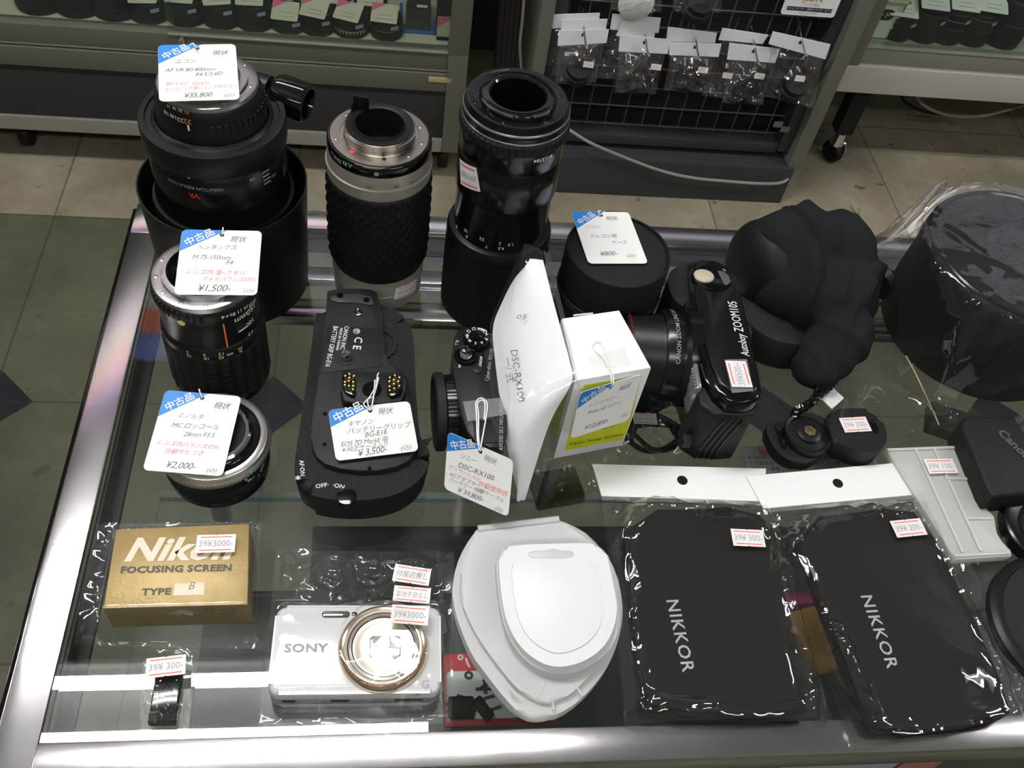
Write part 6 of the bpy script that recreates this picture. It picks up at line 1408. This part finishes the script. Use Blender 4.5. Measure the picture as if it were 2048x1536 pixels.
fd2 = drape([('r', cs.x, cs.y, wC/2-.004, hC/2-.004, rzC, .0225), ('c', cs.x+lx, cs.y+ly, .024, 0, 0, .0275)], .010)
cr2 = creases(12, 60, .0075, .09, (.2, .8), focus=[(.12, .12), (.3, .15), (.7, .1), (.95, .15), (.08, .9), (.5, .97), (.9, .9), (.4, .3)])
def hf2(s, t, p):
    z = fd2(p); e = min(1, min(s, 1-s, t, 1-t)*12); k_ = 1 if z < .016 else .025
    return max(.001, z+.0016+(cr2(s, t)*.5+ridges(p, 9, .009, 26))*k_*e)
obj('film', film_sheet(B, 130, 130, hf2), 'film', SB, world=True)
obj('film_under', film_sheet(B, 4, 4, lambda s, t, p: .0005), 'film', SB, world=True)
for (tl, tr_, bl, h, tx, hw) in (((789, 1128), (861, 1139), (786, 1162), .011, '付属品無し', True), ((788, 1171), (861, 1178), (786, 1202), .017, '電池不良なし', True), ((783, 1209), (857, 1215), (782, 1246), .0285, '39¥3000-', False)):
    a_, b_, d_ = at(*tl, h), at(*tr_, h), at(*bl, h); price_sticker(SB, (b_+d_)/2, b_-a_, a_-d_, tx, w=(b_-a_).length, h=(a_-d_).length, handwritten=hw)

# ------------------------------------------------------------------ gold carton in its bag
GB = empty('product_box', 'flat gold focusing screen carton in a clear bag, front left', 'box', (0, 0, GLASS))
HG = .026
gc = [at(206, 1218, HG), at(496, 1210, HG), at(499.5, 1047, HG), at(231.4, 1058.6, HG)]
gq = [(v.x, v.y) for v in gc]
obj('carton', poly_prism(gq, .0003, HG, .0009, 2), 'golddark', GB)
cxg = sum(q[0] for q in gq)/4; cyg = sum(q[1] for q in gq)/4
obj('gold_top', poly_prism([(cxg+(q[0]-cxg)*.992, cyg+(q[1]-cyg)*.99) for q in gq], HG-.0004, HG+.0003, .0003), 'gold', GB, label='gold printed top')
def gp_(u, v): 
    w_ = at(u, v, HG); return w_
ag = math.atan2(gc[1].y-gc[0].y, gc[1].x-gc[0].x)
def gtext(s, u0, u1, v, size, m, bold, shear=0, name='lettering'):
    a_, b_ = at(u0, v, HG), at(u1, v-(u1-u0)*.02, HG); t = text_bm(s, size, 'LEFT', bold, shear=shear, spacing=1.05); xs = [q.co.x for q in t.verts]
    sx = (b_-a_).length/(max(xs)-min(xs)); obj(name, t, m, GB, world=True, T=Matrix.Translation(a_+Vector((0, 0, .0006))) @ Matrix.Rotation(ag, 4, 'Z') @ Matrix.Diagonal((sx, 1, 1, 1)), smooth=False)
gtext('Nikon', 247, 464, 1122, .0205, 'cream', .0008, .3)
gtext('FOCUSING SCREEN', 240, 462, 1147, .0058, 'darkink', .00022)
gtext('TYPE', 283, 342, 1191, .0056, 'darkink', .00018)
obj('type_label', poly_prism([(v.x, v.y) for v in (at(347, 1192, HG), at(408, 1190, HG), at(409, 1165, HG), at(349, 1168, HG))], HG+.0003, HG+.0005), 'cream', GB, smooth=False)
gtext('B', 375, 387, 1180, .0070, 'ink', -.0001, .25)
ft = (gc[0]+gc[1])/2; obj('side_label', box(.017, .0003, .010, (0, 0, 0)), mat('grey paper label', (.4, .38, .33), .6), GB, T=TR(at(383, 1238, .012).x, (gc[0].y+gc[1].y)/2+.0004, .012, ag), smooth=False)
GBag = empty('clear_bag', 'clear bag around the gold carton', 'bag', (0, 0, GLASS))
B = [at(192, 1043, .004), at(520, 1030, .010), at(512, 1300, 0), at(148, 1292, 0)]
for v in B: v.z = GLASS
fd3 = drape([('r', cxg, cyg, .0385, .0255, ag, HG+.0016)], .009)
cr3 = creases(5, 60, .009, .09, (.2, .8), focus=[(.05, .2), (.06, .8), (.95, .1), (.95, .5), (.6, .93), (.8, .9), (.1, .95)])
def hf3(s, t, p):
    z = fd3(p); e = min(1, min(s, 1-s, t, 1-t)*10); k_ = 1 if z < .021 else .02
    return max(.001, z+.001+(cr3(s, t)*.5+ridges(p, 2, .008, 28))*k_*e)
obj('film', film_sheet(B, 120, 110, hf3), 'film', GBag, world=True)
obj('film_under', film_sheet(B, 4, 4, lambda s, t, p: .0005), 'film', GBag, world=True)
a_, b_, d_ = at(394, 1071, HG+.003), at(472, 1069, HG+.003), at(391, 1107, HG+.003)
price_sticker(GBag, (b_+d_)/2, b_-a_, a_-d_, '39¥3000-', w=(b_-a_).length, h=(a_-d_).length)

# ------------------------------------------------------------------ little bag with a 300 yen sticker
LB = empty('small_bag', 'narrow clear bag with a small dark part and 300 yen sticker at the front left', 'bag', (0, 0, GLASS))
B = [at(290, 1303, 0), at(388, 1298, 0), at(378, 1474, 0), at(276, 1480, 0)]
B[2].y = max(B[2].y, YI+.001); B[3].y = max(B[3].y, YI+.0005)
cm = (B[0]+B[1]+B[2]+B[3])/4
obj('dark_part', box(.0145, .030, .0055, (cm.x+.001, cm.y-.004, .004), .001), 'gloss', LB)
fd4 = drape([('r', cm.x+.001, cm.y-.004, .0065, .0135, 0, .0085)], .008)
cr4 = creases(21, 50, .0055, .13, (.2, .9))
obj('film', film_sheet(B, 60, 100, lambda s, t, p: max(.001, fd4(p)+(cr4(s, t)*.8+ridges(p, 6, .0035, 60)*(1 if fd4(p) < .008 else .5))*min(1, min(s, 1-s, t, 1-t)*10)*.8)), 'film', LB, world=True)
obj('film_under', film_sheet(B, 4, 4, lambda s, t, p: .0005), 'film', LB, world=True)
a_, b_, d_ = at(294, 1318, .011), at(373, 1309, .011), at(290, 1358, .011)
price_sticker(LB, (b_+d_)/2, b_-a_, a_-d_, '39¥ 300-', w=(b_-a_).length, h=(a_-d_).length)
bpy.context.view_layer.update()
